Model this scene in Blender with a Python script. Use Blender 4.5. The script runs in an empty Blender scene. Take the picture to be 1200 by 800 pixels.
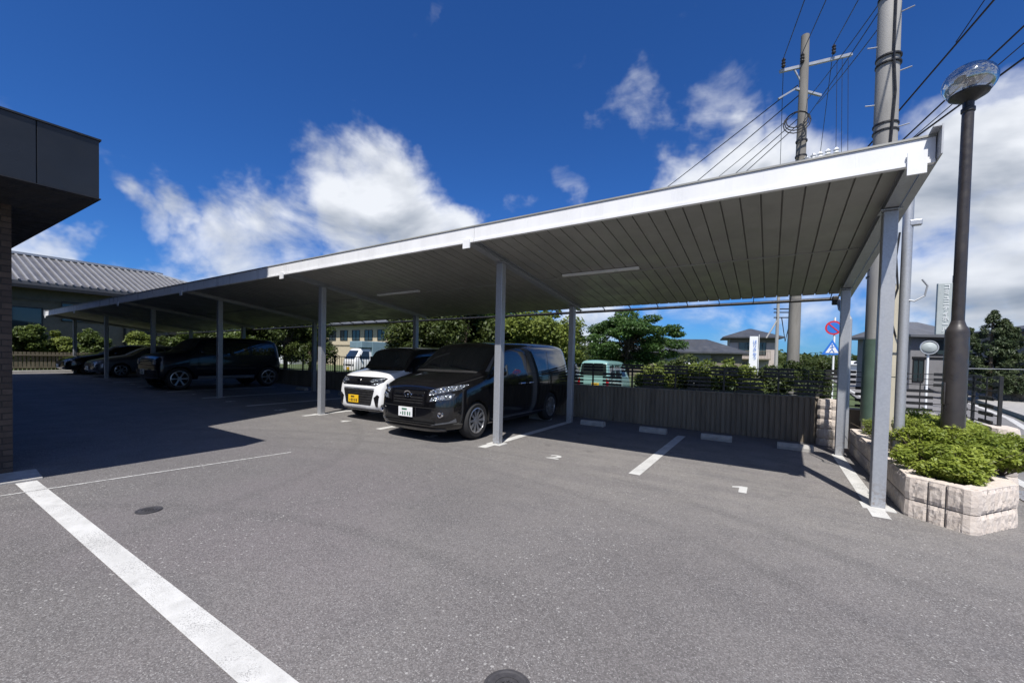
import bpy, bmesh, math, random
import numpy as np
from mathutils import Vector, Matrix
from mathutils.bvhtree import BVHTree
from mathutils.geometry import delaunay_2d_cdt
random.seed(7); RN = np.random.RandomState(11)
R = math.radians
SC = bpy.context.scene
COL = SC.collection

# ------------------------------------------------------------------ camera model (measured from the photo)
EYE = 1.54
F_PX, CY = 489.8, 430.77
PITCH, ROLL, YAW = R(-1.424), R(1.298), R(31.839)
fw = np.array([-math.sin(YAW)*math.cos(PITCH), math.cos(YAW)*math.cos(PITCH), math.sin(PITCH)])
rt = np.array([math.cos(YAW), math.sin(YAW), 0]); up_ = np.cross(rt, fw)
cr = rt*math.cos(ROLL)+up_*math.sin(ROLL); cu = -rt*math.sin(ROLL)+up_*math.cos(ROLL)
CAM = np.array([0, 0, EYE])
def ray(x, y): return fw+cr*(x-600)/F_PX+cu*(CY-y)/F_PX
def atD(x, y, d): return Vector(CAM+ray(x, y)*d)
def atY(x, y, Y): d = ray(x, y); return Vector(CAM+d*(Y/d[1]))
def atZ(x, y, z): d = ray(x, y); return Vector(CAM+d*((z-EYE)/d[2]))
cam = bpy.data.objects.new('camera', bpy.data.cameras.new('camera')); COL.objects.link(cam)
M3 = Matrix(((cr[0], cu[0], -fw[0]), (cr[1], cu[1], -fw[1]), (cr[2], cu[2], -fw[2])))
cam.matrix_world = Matrix.Translation(Vector(CAM)) @ M3.to_4x4()
cam.data.sensor_width = 36; cam.data.lens = F_PX/1200*36; cam.data.shift_y = (CY-400)/1200
cam.data.clip_start = .05; cam.data.clip_end = 6000
SC.camera = cam

# ------------------------------------------------------------------ world, sun
SUNDIR = Vector((.218, -.591, 1)).normalized()
EL = math.asin(SUNDIR.z)

# ------------------------------------------------------------------ node helpers
class NT:
    def __init__(s, tree): s.t = tree; s.n = tree.nodes; s.l = tree.links
    def new(s, ty, **kw):
        n = s.n.new(ty)
        for k, v in kw.items(): setattr(n, k, v)
        return n
    def put(s, sock, v):
        if isinstance(v, bpy.types.NodeSocket): s.l.new(v, sock)
        elif v is not None: sock.default_value = v
    def math(s, op, a, b=None, c=None, clamp=False):
        n = s.new('ShaderNodeMath', operation=op, use_clamp=clamp)
        s.put(n.inputs[0], a); s.put(n.inputs[1], b); s.put(n.inputs[2], c); return n.outputs[0]
    def vmath(s, op, a, b=None, sc=None):
        n = s.new('ShaderNodeVectorMath', operation=op)
        s.put(n.inputs[0], a); s.put(n.inputs[1], b)
        if sc is not None: n.inputs['Scale'].default_value = sc
        return n.outputs['Value'] if op in ('DOT_PRODUCT', 'LENGTH', 'DISTANCE') else n.outputs[0]
    def noise(s, vec, scale, detail=3, rough=.5, dist=0):
        n = s.new('ShaderNodeTexNoise'); s.put(n.inputs['Vector'], vec)
        n.inputs['Scale'].default_value = scale; n.inputs['Detail'].default_value = detail
        n.inputs['Roughness'].default_value = rough; n.inputs['Distortion'].default_value = dist
        return n.outputs['Fac']
    def vor(s, vec, scale, feature='F1', out='Distance', rnd=1):
        n = s.new('ShaderNodeTexVoronoi', feature=feature); s.put(n.inputs['Vector'], vec)
        n.inputs['Scale'].default_value = scale; n.inputs['Randomness'].default_value = rnd
        return n.outputs[out]
    def ramp(s, f, pts, interp='LINEAR'):
        n = s.new('ShaderNodeValToRGB'); s.put(n.inputs[0], f); n.color_ramp.interpolation = interp
        e = n.color_ramp.elements
        while len(e) < len(pts): e.new(.5)
        for q, (p, c) in zip(e, pts):
            q.position = p; q.color = (c, c, c, 1) if not hasattr(c, '__len__') else (*c, 1)
        return n.outputs[0]
    def smooth(s, f, a, b, lo=0., hi=1.):
        n = s.new('ShaderNodeMapRange', interpolation_type='SMOOTHSTEP'); s.put(n.inputs[0], f)
        n.inputs[1].default_value = a; n.inputs[2].default_value = b
        n.inputs[3].default_value = lo; n.inputs[4].default_value = hi; return n.outputs[0]
    def mix(s, f, a, b, bt='MIX'):
        n = s.new('ShaderNodeMix', data_type='RGBA', blend_type=bt, clamp_factor=True)
        s.put(n.inputs[0], f)
        for i, v in ((6, a), (7, b)):
            if isinstance(v, (tuple, list)): v = (*v, 1) if len(v) == 3 else v
            s.put(n.inputs[i], v)
        return n.outputs[2]
    def co(s, k='Object'): return s.new('ShaderNodeTexCoord').outputs[k]
    def geo(s, k='Position'): return s.new('ShaderNodeNewGeometry').outputs[k]
    def sep(s, v): n = s.new('ShaderNodeSeparateXYZ'); s.put(n.inputs[0], v); return n.outputs
    def comb(s, x, y, z):
        n = s.new('ShaderNodeCombineXYZ'); s.put(n.inputs[0], x); s.put(n.inputs[1], y); s.put(n.inputs[2], z); return n.outputs[0]
    def bump(s, h, strength=.3, dist=.01):
        n = s.new('ShaderNodeBump'); s.put(n.inputs['Height'], h); n.inputs['Strength'].default_value = strength
        n.inputs['Distance'].default_value = dist; return n.outputs[0]
def mat(name, col=(.5, .5, .5), rough=.5, metal=0, spec=.5, coat=0, fn=None, **kw):
    m = bpy.data.materials.new(name); m.use_nodes = True
    t = NT(m.node_tree); b = t.n['Principled BSDF']
    b.inputs['Base Color'].default_value = (*col, 1); b.inputs['Roughness'].default_value = rough
    b.inputs['Metallic'].default_value = metal; b.inputs['Specular IOR Level'].default_value = spec
    b.inputs['Coat Weight'].default_value = coat; b.inputs['Coat Roughness'].default_value = .03
    for k, v in kw.items(): b.inputs[k.replace('_', ' ')].default_value = v
    if fn: fn(t, b)
    return m
def grime(col, amt=.25, scale=3, rough=.5, rvar=.15, bump=0, bscale=60, vstreak=False):
    def fn(t, b):
        p = t.geo()
        if vstreak: p = t.vmath('MULTIPLY', p, (1, 1, .18))
        n = t.noise(p, scale, 6, .65)
        lo = tuple(c*(1-amt) for c in col); hi = tuple(min(1, c*(1+amt*.55)) for c in col)
        t.put(b.inputs['Base Color'], t.ramp(n, [(.3, lo), (.7, hi)]))
        t.put(b.inputs['Roughness'], t.smooth(t.noise(p, scale*2.3, 4), .3, .7, rough-rvar, rough+rvar))
        if bump: t.put(b.inputs['Normal'], t.bump(t.noise(t.geo(), bscale, 4, .6), bump, .01))
    return fn
def gmat(name, col, rough=.5, metal=0, **k):
    kk = {q: k.pop(q) for q in ('amt', 'scale', 'rvar', 'bump', 'bscale', 'vstreak') if q in k}
    return mat(name, col, rough, metal, fn=grime(col, rough=rough, **kk), **k)

M = {}
def asphalt(t, b):
    p = t.geo()
    big = t.noise(p, .35, 4, .6); mid = t.noise(p, 2.2, 5, .6); fine = t.noise(p, 90, 3, .7)
    base = t.mix(t.smooth(big, .35, .65), (.146, .136, .133), (.186, .174, .168))
    base = t.mix(t.smooth(t.noise(p, .22, 3, .5), .52, .66), base, (.186, .166, .168))
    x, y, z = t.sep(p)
    # worn, dustier asphalt where cars turn in in front of the bays (tyre-polished arcs run along the bays)
    band = t.math('MULTIPLY', t.smooth(y, 3.2, 5.3), t.smooth(y, 9.5, 7.6))
    stre = t.noise(t.vmath('MULTIPLY', p, (.35, 3.2, 1)), 1.1, 5, .65)
    base = t.mix(t.math('MULTIPLY', band, t.smooth(stre, .3, .62, .25, .85)), base, (.232, .219, .203))
    base = t.mix(t.smooth(mid, .38, .72, 0, .35), base, (.105, .10, .103))
    ang = t.noise(t.vmath('ADD', t.vmath('MULTIPLY', p, (.5, 2.4, 1)), (3, 1, 0)), .9, 3, .5, .6)
    base = t.mix(t.smooth(ang, .60, .72, 0, .3), base, (.12, .116, .12))
    ring = None
    for (cx, cy, rr) in ((-3.2, -1.8, 6.35), (-3.0, -1.6, 6.9), (-2.2, -2.6, 5.0), (-9.5, 1.0, 5.2), (-3.6, -2.2, 7.7)):
        dd = t.math('ABSOLUTE', t.math('SUBTRACT', t.vmath('DISTANCE', t.vmath('ADD', p, t.vmath('SCALE', t.comb(mid, big, 0), sc=.12)), (cx, cy, 0)), rr))
        g_ = t.smooth(dd, .13, .02); ring = g_ if ring is None else t.math('MAXIMUM', ring, g_)
    base = t.mix(t.math('MULTIPLY', t.math('MULTIPLY', ring, t.smooth(big, .35, .6, .1, 1)), .30), base, (.09, .086, .084))
    base = t.mix(t.smooth(x, -1.6, -4.2, 0, .34), base, (.10, .096, .095))  # lens vignetting put into the colour: asphalt darkens towards the left
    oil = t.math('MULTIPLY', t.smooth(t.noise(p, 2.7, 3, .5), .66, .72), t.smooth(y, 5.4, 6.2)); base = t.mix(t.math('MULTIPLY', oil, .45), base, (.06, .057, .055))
    gr = t.sep(t.vor(p, 120, out='Color'))[0]; base = t.mix(1, base, t.ramp(gr, [(0, .70), (.6, 1.0), (1, 1.22)]), 'MULTIPLY')
    c1 = t.vor(p, 105, out='Color'); d1 = t.vor(p, 105)
    pick = t.math('GREATER_THAN', t.sep(c1)[0], .88)
    st = t.math('MULTIPLY', pick, t.smooth(d1, .42, .25)); st = t.math('MULTIPLY', st, t.smooth(mid, .3, .6, .35, 1.))
    base = t.mix(t.smooth(fine, .35, .7, 0, .55), base, t.mix(.5, base, (.09, .088, .09)))
    base = t.mix(t.math('MULTIPLY', st, .7), base, (.46, .45, .43))
    c2 = t.vor(p, 170, out='Color'); pick2 = t.math('GREATER_THAN', t.sep(c2)[1], .84)
    c3 = t.vor(p, 42, out='Color'); st3 = t.math('MULTIPLY', t.math('GREATER_THAN', t.sep(c3)[2], .955), t.smooth(t.vor(p, 42), .36, .22)); base = t.mix(t.math('MULTIPLY', st3, .55), base, (.5, .49, .47))
    base = t.mix(t.math('MULTIPLY', pick2, .35), base, (.34, .335, .33))
    t.put(b.inputs['Base Color'], base)
    t.put(b.inputs['Roughness'], t.smooth(mid, .3, .7, .72, .9))
    h = t.math('ADD', t.math('MULTIPLY', d1, -.6), t.noise(p, 240, 2))
    t.put(b.inputs['Normal'], t.bump(h, .55, .006))
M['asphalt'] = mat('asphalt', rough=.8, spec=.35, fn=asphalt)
M['road'] = gmat('road_asphalt', (.19, .185, .18), .8, amt=.2, scale=1.2, bump=.4, bscale=150)
def paint(t, b):
    p = t.geo(); n = t.noise(p, 5, 6, .7); f = t.noise(p, 130, 3, .7)
    c = t.ramp(n, [(.3, (.46, .46, .44)), (.6, (.60, .60, .58))])
    sc = t.math('MULTIPLY', t.smooth(t.noise(t.vmath('MULTIPLY', p, (6, 1.5, 1)), 3, 5, .7), .58, .7), .35)
    c = t.mix(sc, c, (.33, .325, .315))
    wear = t.math('MULTIPLY', t.smooth(f, .52, .64), t.smooth(t.noise(p, 3, 3), .40, .62, .12, .95))
    t.put(b.inputs['Base Color'], t.mix(wear, c, (.16, .155, .15)))
    t.put(b.inputs['Normal'], t.bump(t.noise(p, 200, 2), .3, .004))
M['paint'] = mat('road_paint', rough=.6, fn=paint)
def paint_old(t, b):
    p = t.geo(); f = t.noise(p, 60, 4, .7)
    wear = t.math('MULTIPLY', t.smooth(f, .42, .62), .75)
    t.put(b.inputs['Base Color'], t.mix(wear, (.62, .62, .60), (.15, .145, .14)))
M['paint_worn'] = mat('worn_paint', rough=.7, fn=paint_old)
M['white_metal'] = gmat('white_fascia', (.80, .81, .82), .38, 0, amt=.1, scale=2.5, vstreak=True)
def galv(t, b):
    p = t.geo(); v = t.vor(p, 60, out='Color'); n = t.noise(t.vmath('MULTIPLY', p, (1, 1, .2)), 4, 5, .6)
    c = t.mix(t.sep(v)[0], (.37, .39, .42), (.43, .45, .48))
    t.put(b.inputs['Base Color'], t.mix(t.smooth(n, .4, .75, 0, .5), c, (.36, .37, .38)))
    t.put(b.inputs['Roughness'], t.smooth(n, .3, .7, .38, .58))
    z = t.sep(p)[2]; foot = t.math('MULTIPLY', t.smooth(z, .42, .05), t.smooth(t.noise(p, 26, 5, .7), .46, .66))
    c2 = t.mix(t.math('MULTIPLY', foot, .6), t.mix(t.smooth(n, .4, .75, 0, .5), c, (.36, .37, .38)), (.22, .16, .11)); t.put(b.inputs['Base Color'], c2)
M['galv'] = mat('galvanised_steel', rough=.45, metal=.45, fn=galv)
M['deck'] = gmat('roof_deck_steel', (.33, .33, .305), .5, .15, amt=.12, scale=1.5)
M['dark_metal'] = gmat('dark_panel', (.022, .026, .032), .35, .2, amt=.25, scale=2, rvar=.08)
M['soffit'] = gmat('dark_soffit', (.018, .02, .025), .6, amt=.2)
M['black_steel'] = gmat('black_powder_steel', (.018, .018, .019), .45, amt=.2, scale=6)
M['iron'] = gmat('cast_iron', (.055, .053, .056), .6, amt=.3, scale=30)
M['lamp_brown'] = gmat('lamp_pole_paint', (.042, .037, .036), .4, amt=.2, scale=4)
M['rubber'] = mat('tyre_rubber', (.018, .018, .019), .8)
M['void'] = mat('dark_recess', (.008, .008, .008), .9)
M['chrome'] = mat('chrome', (.8, .8, .82), .12, 1)
M['alloy'] = mat('alloy_wheel', (.55, .56, .58), .28, .85)
M['paint_black'] = mat('black_car_paint', (.004, .004, .005), .15, 0, spec=.35, coat=1)
M['paint_white'] = mat('white_car_paint', (.78, .79, .80), .25, 0, coat=1)
M['paint_navy'] = mat('dark_navy_car_paint', (.004, .006, .012), .3, 0, spec=.25, coat=.6)
M['paint_silver'] = mat('grey_car_paint', (.16, .17, .19), .3, .6, coat=1)
M['paint_teal'] = mat('mint_car_paint', (.20, .36, .33), .3, 0, coat=1)
M['glass'] = mat('tinted_glass', (.016, .022, .021), .03, 0, spec=.7, coat=.6)
M['glass_clear'] = mat('window_glass', (.03, .045, .05), .05, 0, spec=.8)
def glassy(t, b):
    b.inputs['Transmission Weight'].default_value = .9; b.inputs['IOR'].default_value = 1.45
def lensf(t, b):
    p = t.co('Object'); t.put(b.inputs['Normal'], t.bump(t.vor(p, 28), 1., .03))
    t.put(b.inputs['Base Color'], t.ramp(t.vor(p, 17), [(.2, (.75, .77, .8)), (.5, (.22, .24, .26))]))
M['lens'] = mat('headlamp_lens', (.6, .62, .65), .12, .75, spec=.9, coat=1, fn=lensf)
M['lens_grey'] = mat('headlamp_reflector', (.35, .37, .40), .1, .9)
M['plastic'] = gmat('black_plastic', (.02, .02, .021), .5, amt=.2, scale=8)
M['gloss_black'] = mat('gloss_black', (.01, .01, .011), .15, coat=.5)
M['plate_white'] = mat('plate_white', (.75, .76, .76), .4)
M['plate_yellow'] = mat('plate_yellow', (.78, .48, .02), .4)
M['plate_ink'] = mat('plate_ink', (.05, .16, .10), .5)
M['red_lens'] = mat('tail_lamp_red', (.35, .01, .012), .15, coat=.6)
M['ink_blue'] = mat('sign_blue', (.03, .17, .60), .4)
M['ink_red'] = mat('sign_red', (.55, .03, .05), .4)
M['sign_white'] = mat('sign_white', (.75, .77, .78), .4)
M['sign_grey'] = gmat('sign_grey_panel', (.36, .40, .40), .5, amt=.1)
M['concrete'] = gmat('concrete', (.36, .35, .33), .85, amt=.25, scale=5, bump=.3)
M['pole_concrete'] = gmat('pole_concrete', (.34, .335, .32), .85, amt=.3, scale=2.5, bump=.25, vstreak=True)
M['pole_aged'] = gmat('aged_pole_concrete', (.21, .20, .18), .9, amt=.35, scale=2.5, bump=.25, vstreak=True)
M['wall_ribbed'] = gmat('ribbed_wall_concrete', (.24, .205, .16), .9, amt=.4, scale=2.2, bump=.5, vstreak=True)
M['stopblock'] = gmat('wheel_stop_concrete', (.42, .41, .39), .85, amt=.3, scale=9, bump=.3)
M['green_wrap'] = gmat('green_pole_guard', (.10, .155, .12), .55, amt=.25)
M['beige'] = gmat('beige_duct', (.52, .48, .38), .6, amt=.12, scale=2)
M['bark'] = gmat('bark', (.09, .07, .05), .9, amt=.4, scale=14, bump=.6)
M['soil'] = gmat('soil', (.06, .045, .03), .95, amt=.4, scale=8, bump=.6)
M['grass'] = gmat('grass_ground', (.075, .105, .035), .95, amt=.45, scale=3.5, bump=.8, bscale=40)
M['earth'] = gmat('far_ground', (.10, .11, .06), .95, amt=.4, scale=.08)
M['pinkish'] = None
def splitface(t, b):
    p = t.geo(); n = t.noise(p, 14, 7, .75, .5); v = t.noise(p, 3, 4, .6)
    c = t.ramp(n, [(.25, (.52, .45, .39)), (.5, (.60, .53, .465)), (.75, (.68, .62, .56))])
    c = t.mix(t.smooth(v, .55, .75, 0, .45), c, (.44, .41, .39))
    t.put(b.inputs['Base Color'], c)
    t.put(b.inputs['Normal'], t.bump(t.noise(p, 22, 6, .7, .6), .6, .02))
M['split'] = mat('split_face_block', rough=.92, fn=splitface)
M['mortar'] = gmat('block_mortar', (.34, .31, .28), .9, amt=.2)
def brickfn(t, b):
    p = t.co('Object'); x, y, z = t.sep(p); q = t.comb(t.math('ADD', x, y), z, 0)
    n = t.new('ShaderNodeTexBrick'); t.put(n.inputs['Vector'], q)
    n.inputs['Scale'].default_value = 1; n.inputs['Brick Width'].default_value = .3; n.inputs['Row Height'].default_value = .07
    n.inputs['Mortar Size'].default_value = .006
    n.inputs['Color1'].default_value = (.10, .075, .06, 1); n.inputs['Color2'].default_value = (.055, .042, .036, 1)
    n.inputs['Mortar'].default_value = (.03, .027, .025, 1)
    t.put(b.inputs['Base Color'], t.mix(t.smooth(t.noise(p, 9, 5), .4, .7, 0, .5), n.outputs[0], (.045, .036, .032)))
    t.put(b.inputs['Normal'], t.bump(t.math('SUBTRACT', t.noise(p, 25, 4), n.outputs['Fac']), .8, .012))
M['brick'] = mat('dark_brick', rough=.85, fn=brickfn)
def leaf(name, dark, light, tr=.35):
    m = bpy.data.materials.new(name); m.use_nodes = True; t = NT(m.node_tree); b = t.n['Principled BSDF']
    p = t.geo(); n = t.noise(p, 1.6, 3, .6); f = t.noise(p, 23, 2, .6)
    k = t.math('ADD', t.math('MULTIPLY', n, .55), t.math('MULTIPLY', f, .45))
    c = t.ramp(k, [(.36, dark), (.52, tuple((a+c_)/2 for a, c_ in zip(dark, light))), (.64, light)])
    t.put(b.inputs['Base Color'], c); b.inputs['Roughness'].default_value = .5; b.inputs['Specular IOR Level'].default_value = .35
    tl = t.new('ShaderNodeBsdfTranslucent'); t.put(tl.inputs['Color'], t.mix(.5, c, light))
    mx = t.new('ShaderNodeMixShader'); mx.inputs[0].default_value = tr
    t.l.new(b.outputs[0], mx.inputs[1]); t.l.new(tl.outputs[0], mx.inputs[2])
    t.l.new(mx.outputs[0], t.n['Material Output'].inputs[0]); return m
M['leaf_azalea'] = leaf('azalea_leaf', (.10, .15, .018), (.40, .46, .08))
M['leaf_tree'] = leaf('tree_leaf', (.03, .07, .018), (.10, .18, .045))
M['leaf_dark'] = leaf('dark_tree_leaf', (.028, .05, .015), (.11, .14, .035))
M['leaf_shrub'] = leaf('shrub_leaf', (.07, .11, .025), (.28, .33, .07))
M['leaf_conifer'] = leaf('conifer_leaf', (.028, .05, .022), (.085, .11, .045), .15)
M['leaf_vine'] = leaf('vine_leaf', (.05, .085, .02), (.16, .21, .05))

# ------------------------------------------------------------------ mesh builder
def wloc(o):
    v = Vector((0, 0, 0))
    while o is not None: v = v+o.location; o = o.parent
    return v
class MB:
    def __init__(s): s.v = []; s.f = []; s.m = []
    def add(s, vs, fs, mi=0):
        k = len(s.v); s.v += [tuple(a) for a in vs]; s.f += [[i+k for i in f] for f in fs]; s.m += [mi]*len(fs); return s
    def box(s, c, d, rot=None, mi=0, bev=0):
        hx, hy, hz = d[0]/2, d[1]/2, d[2]/2
        if bev:
            bm = bmesh.new(); bmesh.ops.create_cube(bm, size=1)
            for v in bm.verts: v.co = Vector((v.co.x*d[0], v.co.y*d[1], v.co.z*d[2]))
            bmesh.ops.bevel(bm, geom=bm.edges[:], offset=bev, segments=2, affect='EDGES', profile=.5)
            bm.verts.index_update(); vs = [v.co.copy() for v in bm.verts]; fs = [[v.index for v in f.verts] for f in bm.faces]; bm.free()
        else:
            vs = [Vector((x*hx, y*hy, z*hz)) for x in (-1, 1) for y in (-1, 1) for z in (-1, 1)]
            fs = [[0, 1, 3, 2], [4, 6, 7, 5], [0, 4, 5, 1], [2, 3, 7, 6], [0, 2, 6, 4], [1, 5, 7, 3]]
        if rot is not None: vs = [rot @ v for v in vs]
        c = Vector(c); return s.add([v+c for v in vs], fs, mi)
    def box2(s, a, b, **k):
        a, b = Vector(a), Vector(b); return s.box((a+b)/2, [abs(q) for q in (b-a)], **k)
    def bar(s, p0, p1, w, h, up=(0, 0, 1), mi=0, bev=0):
        p0, p1 = Vector(p0), Vector(p1); d = p1-p0; L = d.length; y = d/L; x = y.cross(Vector(up)).normalized(); z = x.cross(y)
        return s.box((p0+p1)/2, (w, L, h), rot=Matrix((x, y, z)).transposed(), mi=mi, bev=bev)
    def tube(s, pts, r, n=8, mi=0, cap=True):
        pts = [Vector(p) for p in pts]; rs = r if hasattr(r, '__len__') else [r]*len(pts); rings = []
        ref = None
        for i, p in enumerate(pts):
            d = (pts[min(i+1, len(pts)-1)]-pts[max(i-1, 0)]).normalized()
            if ref is None: ref = Vector((0, 0, 1)) if abs(d.z) < .9 else Vector((1, 0, 0))
            x = d.cross(ref).normalized(); y = x.cross(d).normalized(); ref = y
            rings.append([p+(x*math.cos(a)+y*math.sin(a))*rs[i] for a in [2*math.pi*k/n for k in range(n)]])
        vs = [v for r_ in rings for v in r_]; fs = []
        for i in range(len(pts)-1):
            for k in range(n): fs.append([i*n+k, i*n+(k+1) % n, (i+1)*n+(k+1) % n, (i+1)*n+k])
        if cap: fs += [list(range(n))[::-1], [(len(pts)-1)*n+k for k in range(n)]]
        return s.add(vs, fs, mi)
    def lathe(s, prof, c, axis='z', n=24, mi=0, rot=None, a0=0, a1=2*math.pi):
        full = abs(a1-a0-2*math.pi) < 1e-6; m = n if full else n+1; vs = []
        for (r_, h) in prof:
            for k in range(m):
                a = a0+(a1-a0)*k/n; v = Vector((r_*math.cos(a), r_*math.sin(a), h))
                if axis == 'x': v = Vector((v.z, v.x, v.y))
                if axis == 'y': v = Vector((v.x, v.z, v.y))
                if rot is not None: v = rot @ v
                vs.append(v+Vector(c))
        fs = []
        for i in range(len(prof)-1):
            for k in range(n): fs.append([i*m+k, i*m+(k+1) % m, (i+1)*m+(k+1) % m, (i+1)*m+k])
        return s.add(vs, fs, mi)
    def prism(s, poly, a, b, plane='xz', mi=0):
        """poly of 2D points extruded between a and b on the remaining axis"""
        mp = {'xz': lambda p, t: (p[0], t, p[1]), 'xy': lambda p, t: (p[0], p[1], t), 'yz': lambda p, t: (t, p[0], p[1])}[plane]
        n = len(poly); vs = [mp(p, a) for p in poly]+[mp(p, b) for p in poly]
        fs = [list(range(n)), [n+i for i in range(n)][::-1]]+[[i, (i+1) % n, n+(i+1) % n, n+i] for i in range(n)]
        return s.add(vs, fs, mi)
    def build(s, name, m, parent=None, smooth=False, local=False, sharp=35):
        me = bpy.data.meshes.new(name); off = Vector((0, 0, 0)) if (local or parent is None) else wloc(parent)
        me.from_pydata([tuple(Vector(v)-off) for v in s.v], [], s.f)
        for q in (m if isinstance(m, (list, tuple)) else [m]): me.materials.append(q)
        if any(s.m): me.polygons.foreach_set('material_index', s.m)
        bm = bmesh.new(); bm.from_mesh(me); bmesh.ops.recalc_face_normals(bm, faces=bm.faces[:]); bm.to_mesh(me); bm.free()
        me.update()
        if smooth: me.shade_smooth(); me.set_sharp_from_angle(angle=R(sharp))
        o = bpy.data.objects.new(name, me); COL.objects.link(o); o.parent = parent; return o
def tag(o, label, cat, group=None):
    o['label'] = label; o['category'] = cat
    if group: o['group'] = group
    return o
def thing(name, loc, label, cat, group=None, rz=0):
    o = bpy.data.objects.new(name, None); COL.objects.link(o); o.location = loc; o.rotation_euler = (0, 0, rz)
    o.empty_display_size = .2; return tag(o, label, cat, group)
def struct(o): o['kind'] = 'structure'; return o
def stuff(o): o['kind'] = 'stuff'; return o
def copy_tree(o, parent=None):
    c = o.copy(); COL.objects.link(c); c.parent = parent
    for ch in [q for q in list(o.children)]: copy_tree(ch, c)
    return c
def text(name, s, size, m, parent, loc, rot, extrude=.0015, vertical=False, width=1.):
    cu_ = bpy.data.curves.new(name, 'FONT'); cu_.body = '\n'.join(s) if vertical else s
    cu_.size = size; cu_.align_x = 'CENTER'; cu_.align_y = 'CENTER'; cu_.extrude = extrude
    if vertical: cu_.space_line = .95
    cu_.materials.append(m)
    o = bpy.data.objects.new(name, cu_); COL.objects.link(o); o.location = loc; o.rotation_euler = rot; o.scale = (width, 1, 1)
    if parent is None: return o
    q = bpy.data.objects.new(name, evalmesh_font(o)); COL.objects.link(q); q.location = loc; q.rotation_euler = rot; q.scale = (width, 1, 1); q.parent = parent
    bpy.data.objects.remove(o); q.name = name; return q
def evalmesh_font(o):
    dg = bpy.context.evaluated_depsgraph_get(); dg.update(); return bpy.data.meshes.new_from_object(o.evaluated_get(dg))
# ------------------------------------------------------------------ ground
FX, FY = 1.0265, 5.98
def lz(x): return -.010*(x-FX)
def sheet(name, poly, zf, m, dz=0):
    me = bpy.data.meshes.new(name); me.from_pydata([(x, y, zf(x, y)+dz) for x, y in poly], [], [list(range(len(poly)))])
    me.materials.append(m); me.update()
    if me.polygons[0].normal.z < 0: me.flip_normals()
    o = bpy.data.objects.new(name, me); COL.objects.link(o); return struct(o)
sheet('ground', [(-2500, -2500), (2500, -2500), (2500, 2500), (-2500, 2500)], lambda x, y: -.55, M['earth'])
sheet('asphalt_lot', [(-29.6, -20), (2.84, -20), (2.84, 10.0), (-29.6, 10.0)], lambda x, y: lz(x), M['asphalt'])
def vz(x): return float(np.interp(x, [-120, -17, -11, 0, 2.4], [.25, .12, -.36, -.36, -.05]))
k = MB(); VX = [-120, -60, -30, -17, -15, -13, -11, -6, 0, 1.2, 2.45]
k.add([(x_, y_, vz(x_)) for x_ in VX for y_ in (10.14, 60)], [[2*i, 2*i+2, 2*i+3, 2*i+1] for i in range(len(VX)-1)]); struct(k.build('grass_verge', M['grass']))
road = [(2.70, -20), (40, -20), (40, 6), (9.5, 10), (5.6, 14.6), (6.7, 20), (9.5, 38), (14, 80), (60, 400), (40, 400), (7, 80), (4.3, 38), (2.75, 14)]
sheet('road', road, lambda x, y: -.03, M['road'])
sheet('roadside_grass', [(2.3, 10.16), (200, 10.16), (200, 160), (2.3, 160)], lambda x, y: -.10, M['grass'])
def strip(name, p0, p1, w, m=None, zf=None, dz=.004, n=1):
    p0, p1 = Vector((*p0, 0)), Vector((*p1, 0)); d = (p1-p0).normalized(); q = Vector((-d.y, d.x, 0))*w/2
    zz = zf or (lambda x, y: lz(x))
    return sheet(name, [tuple((a)[:2]) for a in (p0-q, p1-q, p1+q, p0+q)], zz, m or M['paint'], dz)
rz_ = lambda x, y: -.03
strip('road_edge_line', (2.93, 7.6), (3.15, 14), .14, zf=rz_)
strip('road_edge_line', (3.15, 14.02), (4.4, 37), .14, zf=rz_)
strip('road_edge_line', (5.45, 15.2), (6.42, 19.5), .16, zf=rz_)
strip('road_edge_line', (6.42, 19.52), (9.3, 38), .16, zf=rz_)
k = MB(); 
pv = [(5.75, 14.6), (9.6, 10.1), (14, 9), (30, 30), (20, 60), (9.8, 38), (6.9, 20)]
k.prism(pv, -.15, .06, 'xy'); struct(k.build('pavement', M['concrete']))
# parking bay lines
for n in range(0, 12):
    X = FX-.03-2.5*n
    strip('parking_line', (X, 5.55), (X, 9.0), .15)
for n in range(11):
    X = FX-1.28-2.5*n
    if n == 0:
        sheet('bay_number', [(X+a_*.85, 5.72+b_*.95) for a_, b_ in [(-.04, -.15), (.06, -.15), (.06, .15), (-.02, .15), (-.13, .09), (-.13, .03), (-.04, .06)]], lambda x, y: lz(x), M['paint'], .004); continue
    o = text('bay_number', str(n+1), .32, M['paint'], None, (X, 5.72, lz(X)+.004), (0, 0, 0), 0, width=1.2)
    o.data.offset = .014; me_ = evalmesh_font(o); nb_ = bpy.data.objects.new('bay_number', me_); COL.objects.link(nb_); nb_.location = o.location; nb_.scale = o.scale; bpy.data.objects.remove(o); nb_.name = 'bay_number'; struct(nb_)
strip('lane_line', (-6.78, 1.05), (1.5, 1.0), .155)
strip('asphalt_joint_line', (-6.38, .62), (-5.97, 3.5), .03, M['paint_worn'])
strip('asphalt_joint_line', (-6.9, .70), (-6.40, .66), .02, M['paint_worn'])
k = MB().prism([(-7.38, .2), (-6.83, .2), (-6.83, 1.18), (-7.38, 1.22)], .0, lz(-7)+.012, 'xy'); struct(k.build('doorstep_strip', M['stopblock']))
# kerb at the far left end of the lot
k = MB().box2((-29.85, -20, -.1), (-29.6, 10, lz(-29.6)+.10), bev=.02); struct(k.build('kerb', M['concrete']))
sheet('gravel_strip', [(-60, -20), (-29.85, -20), (-29.85, 10.1), (-60, 10.1)], lambda x, y: .34, M['grass'])

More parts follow.
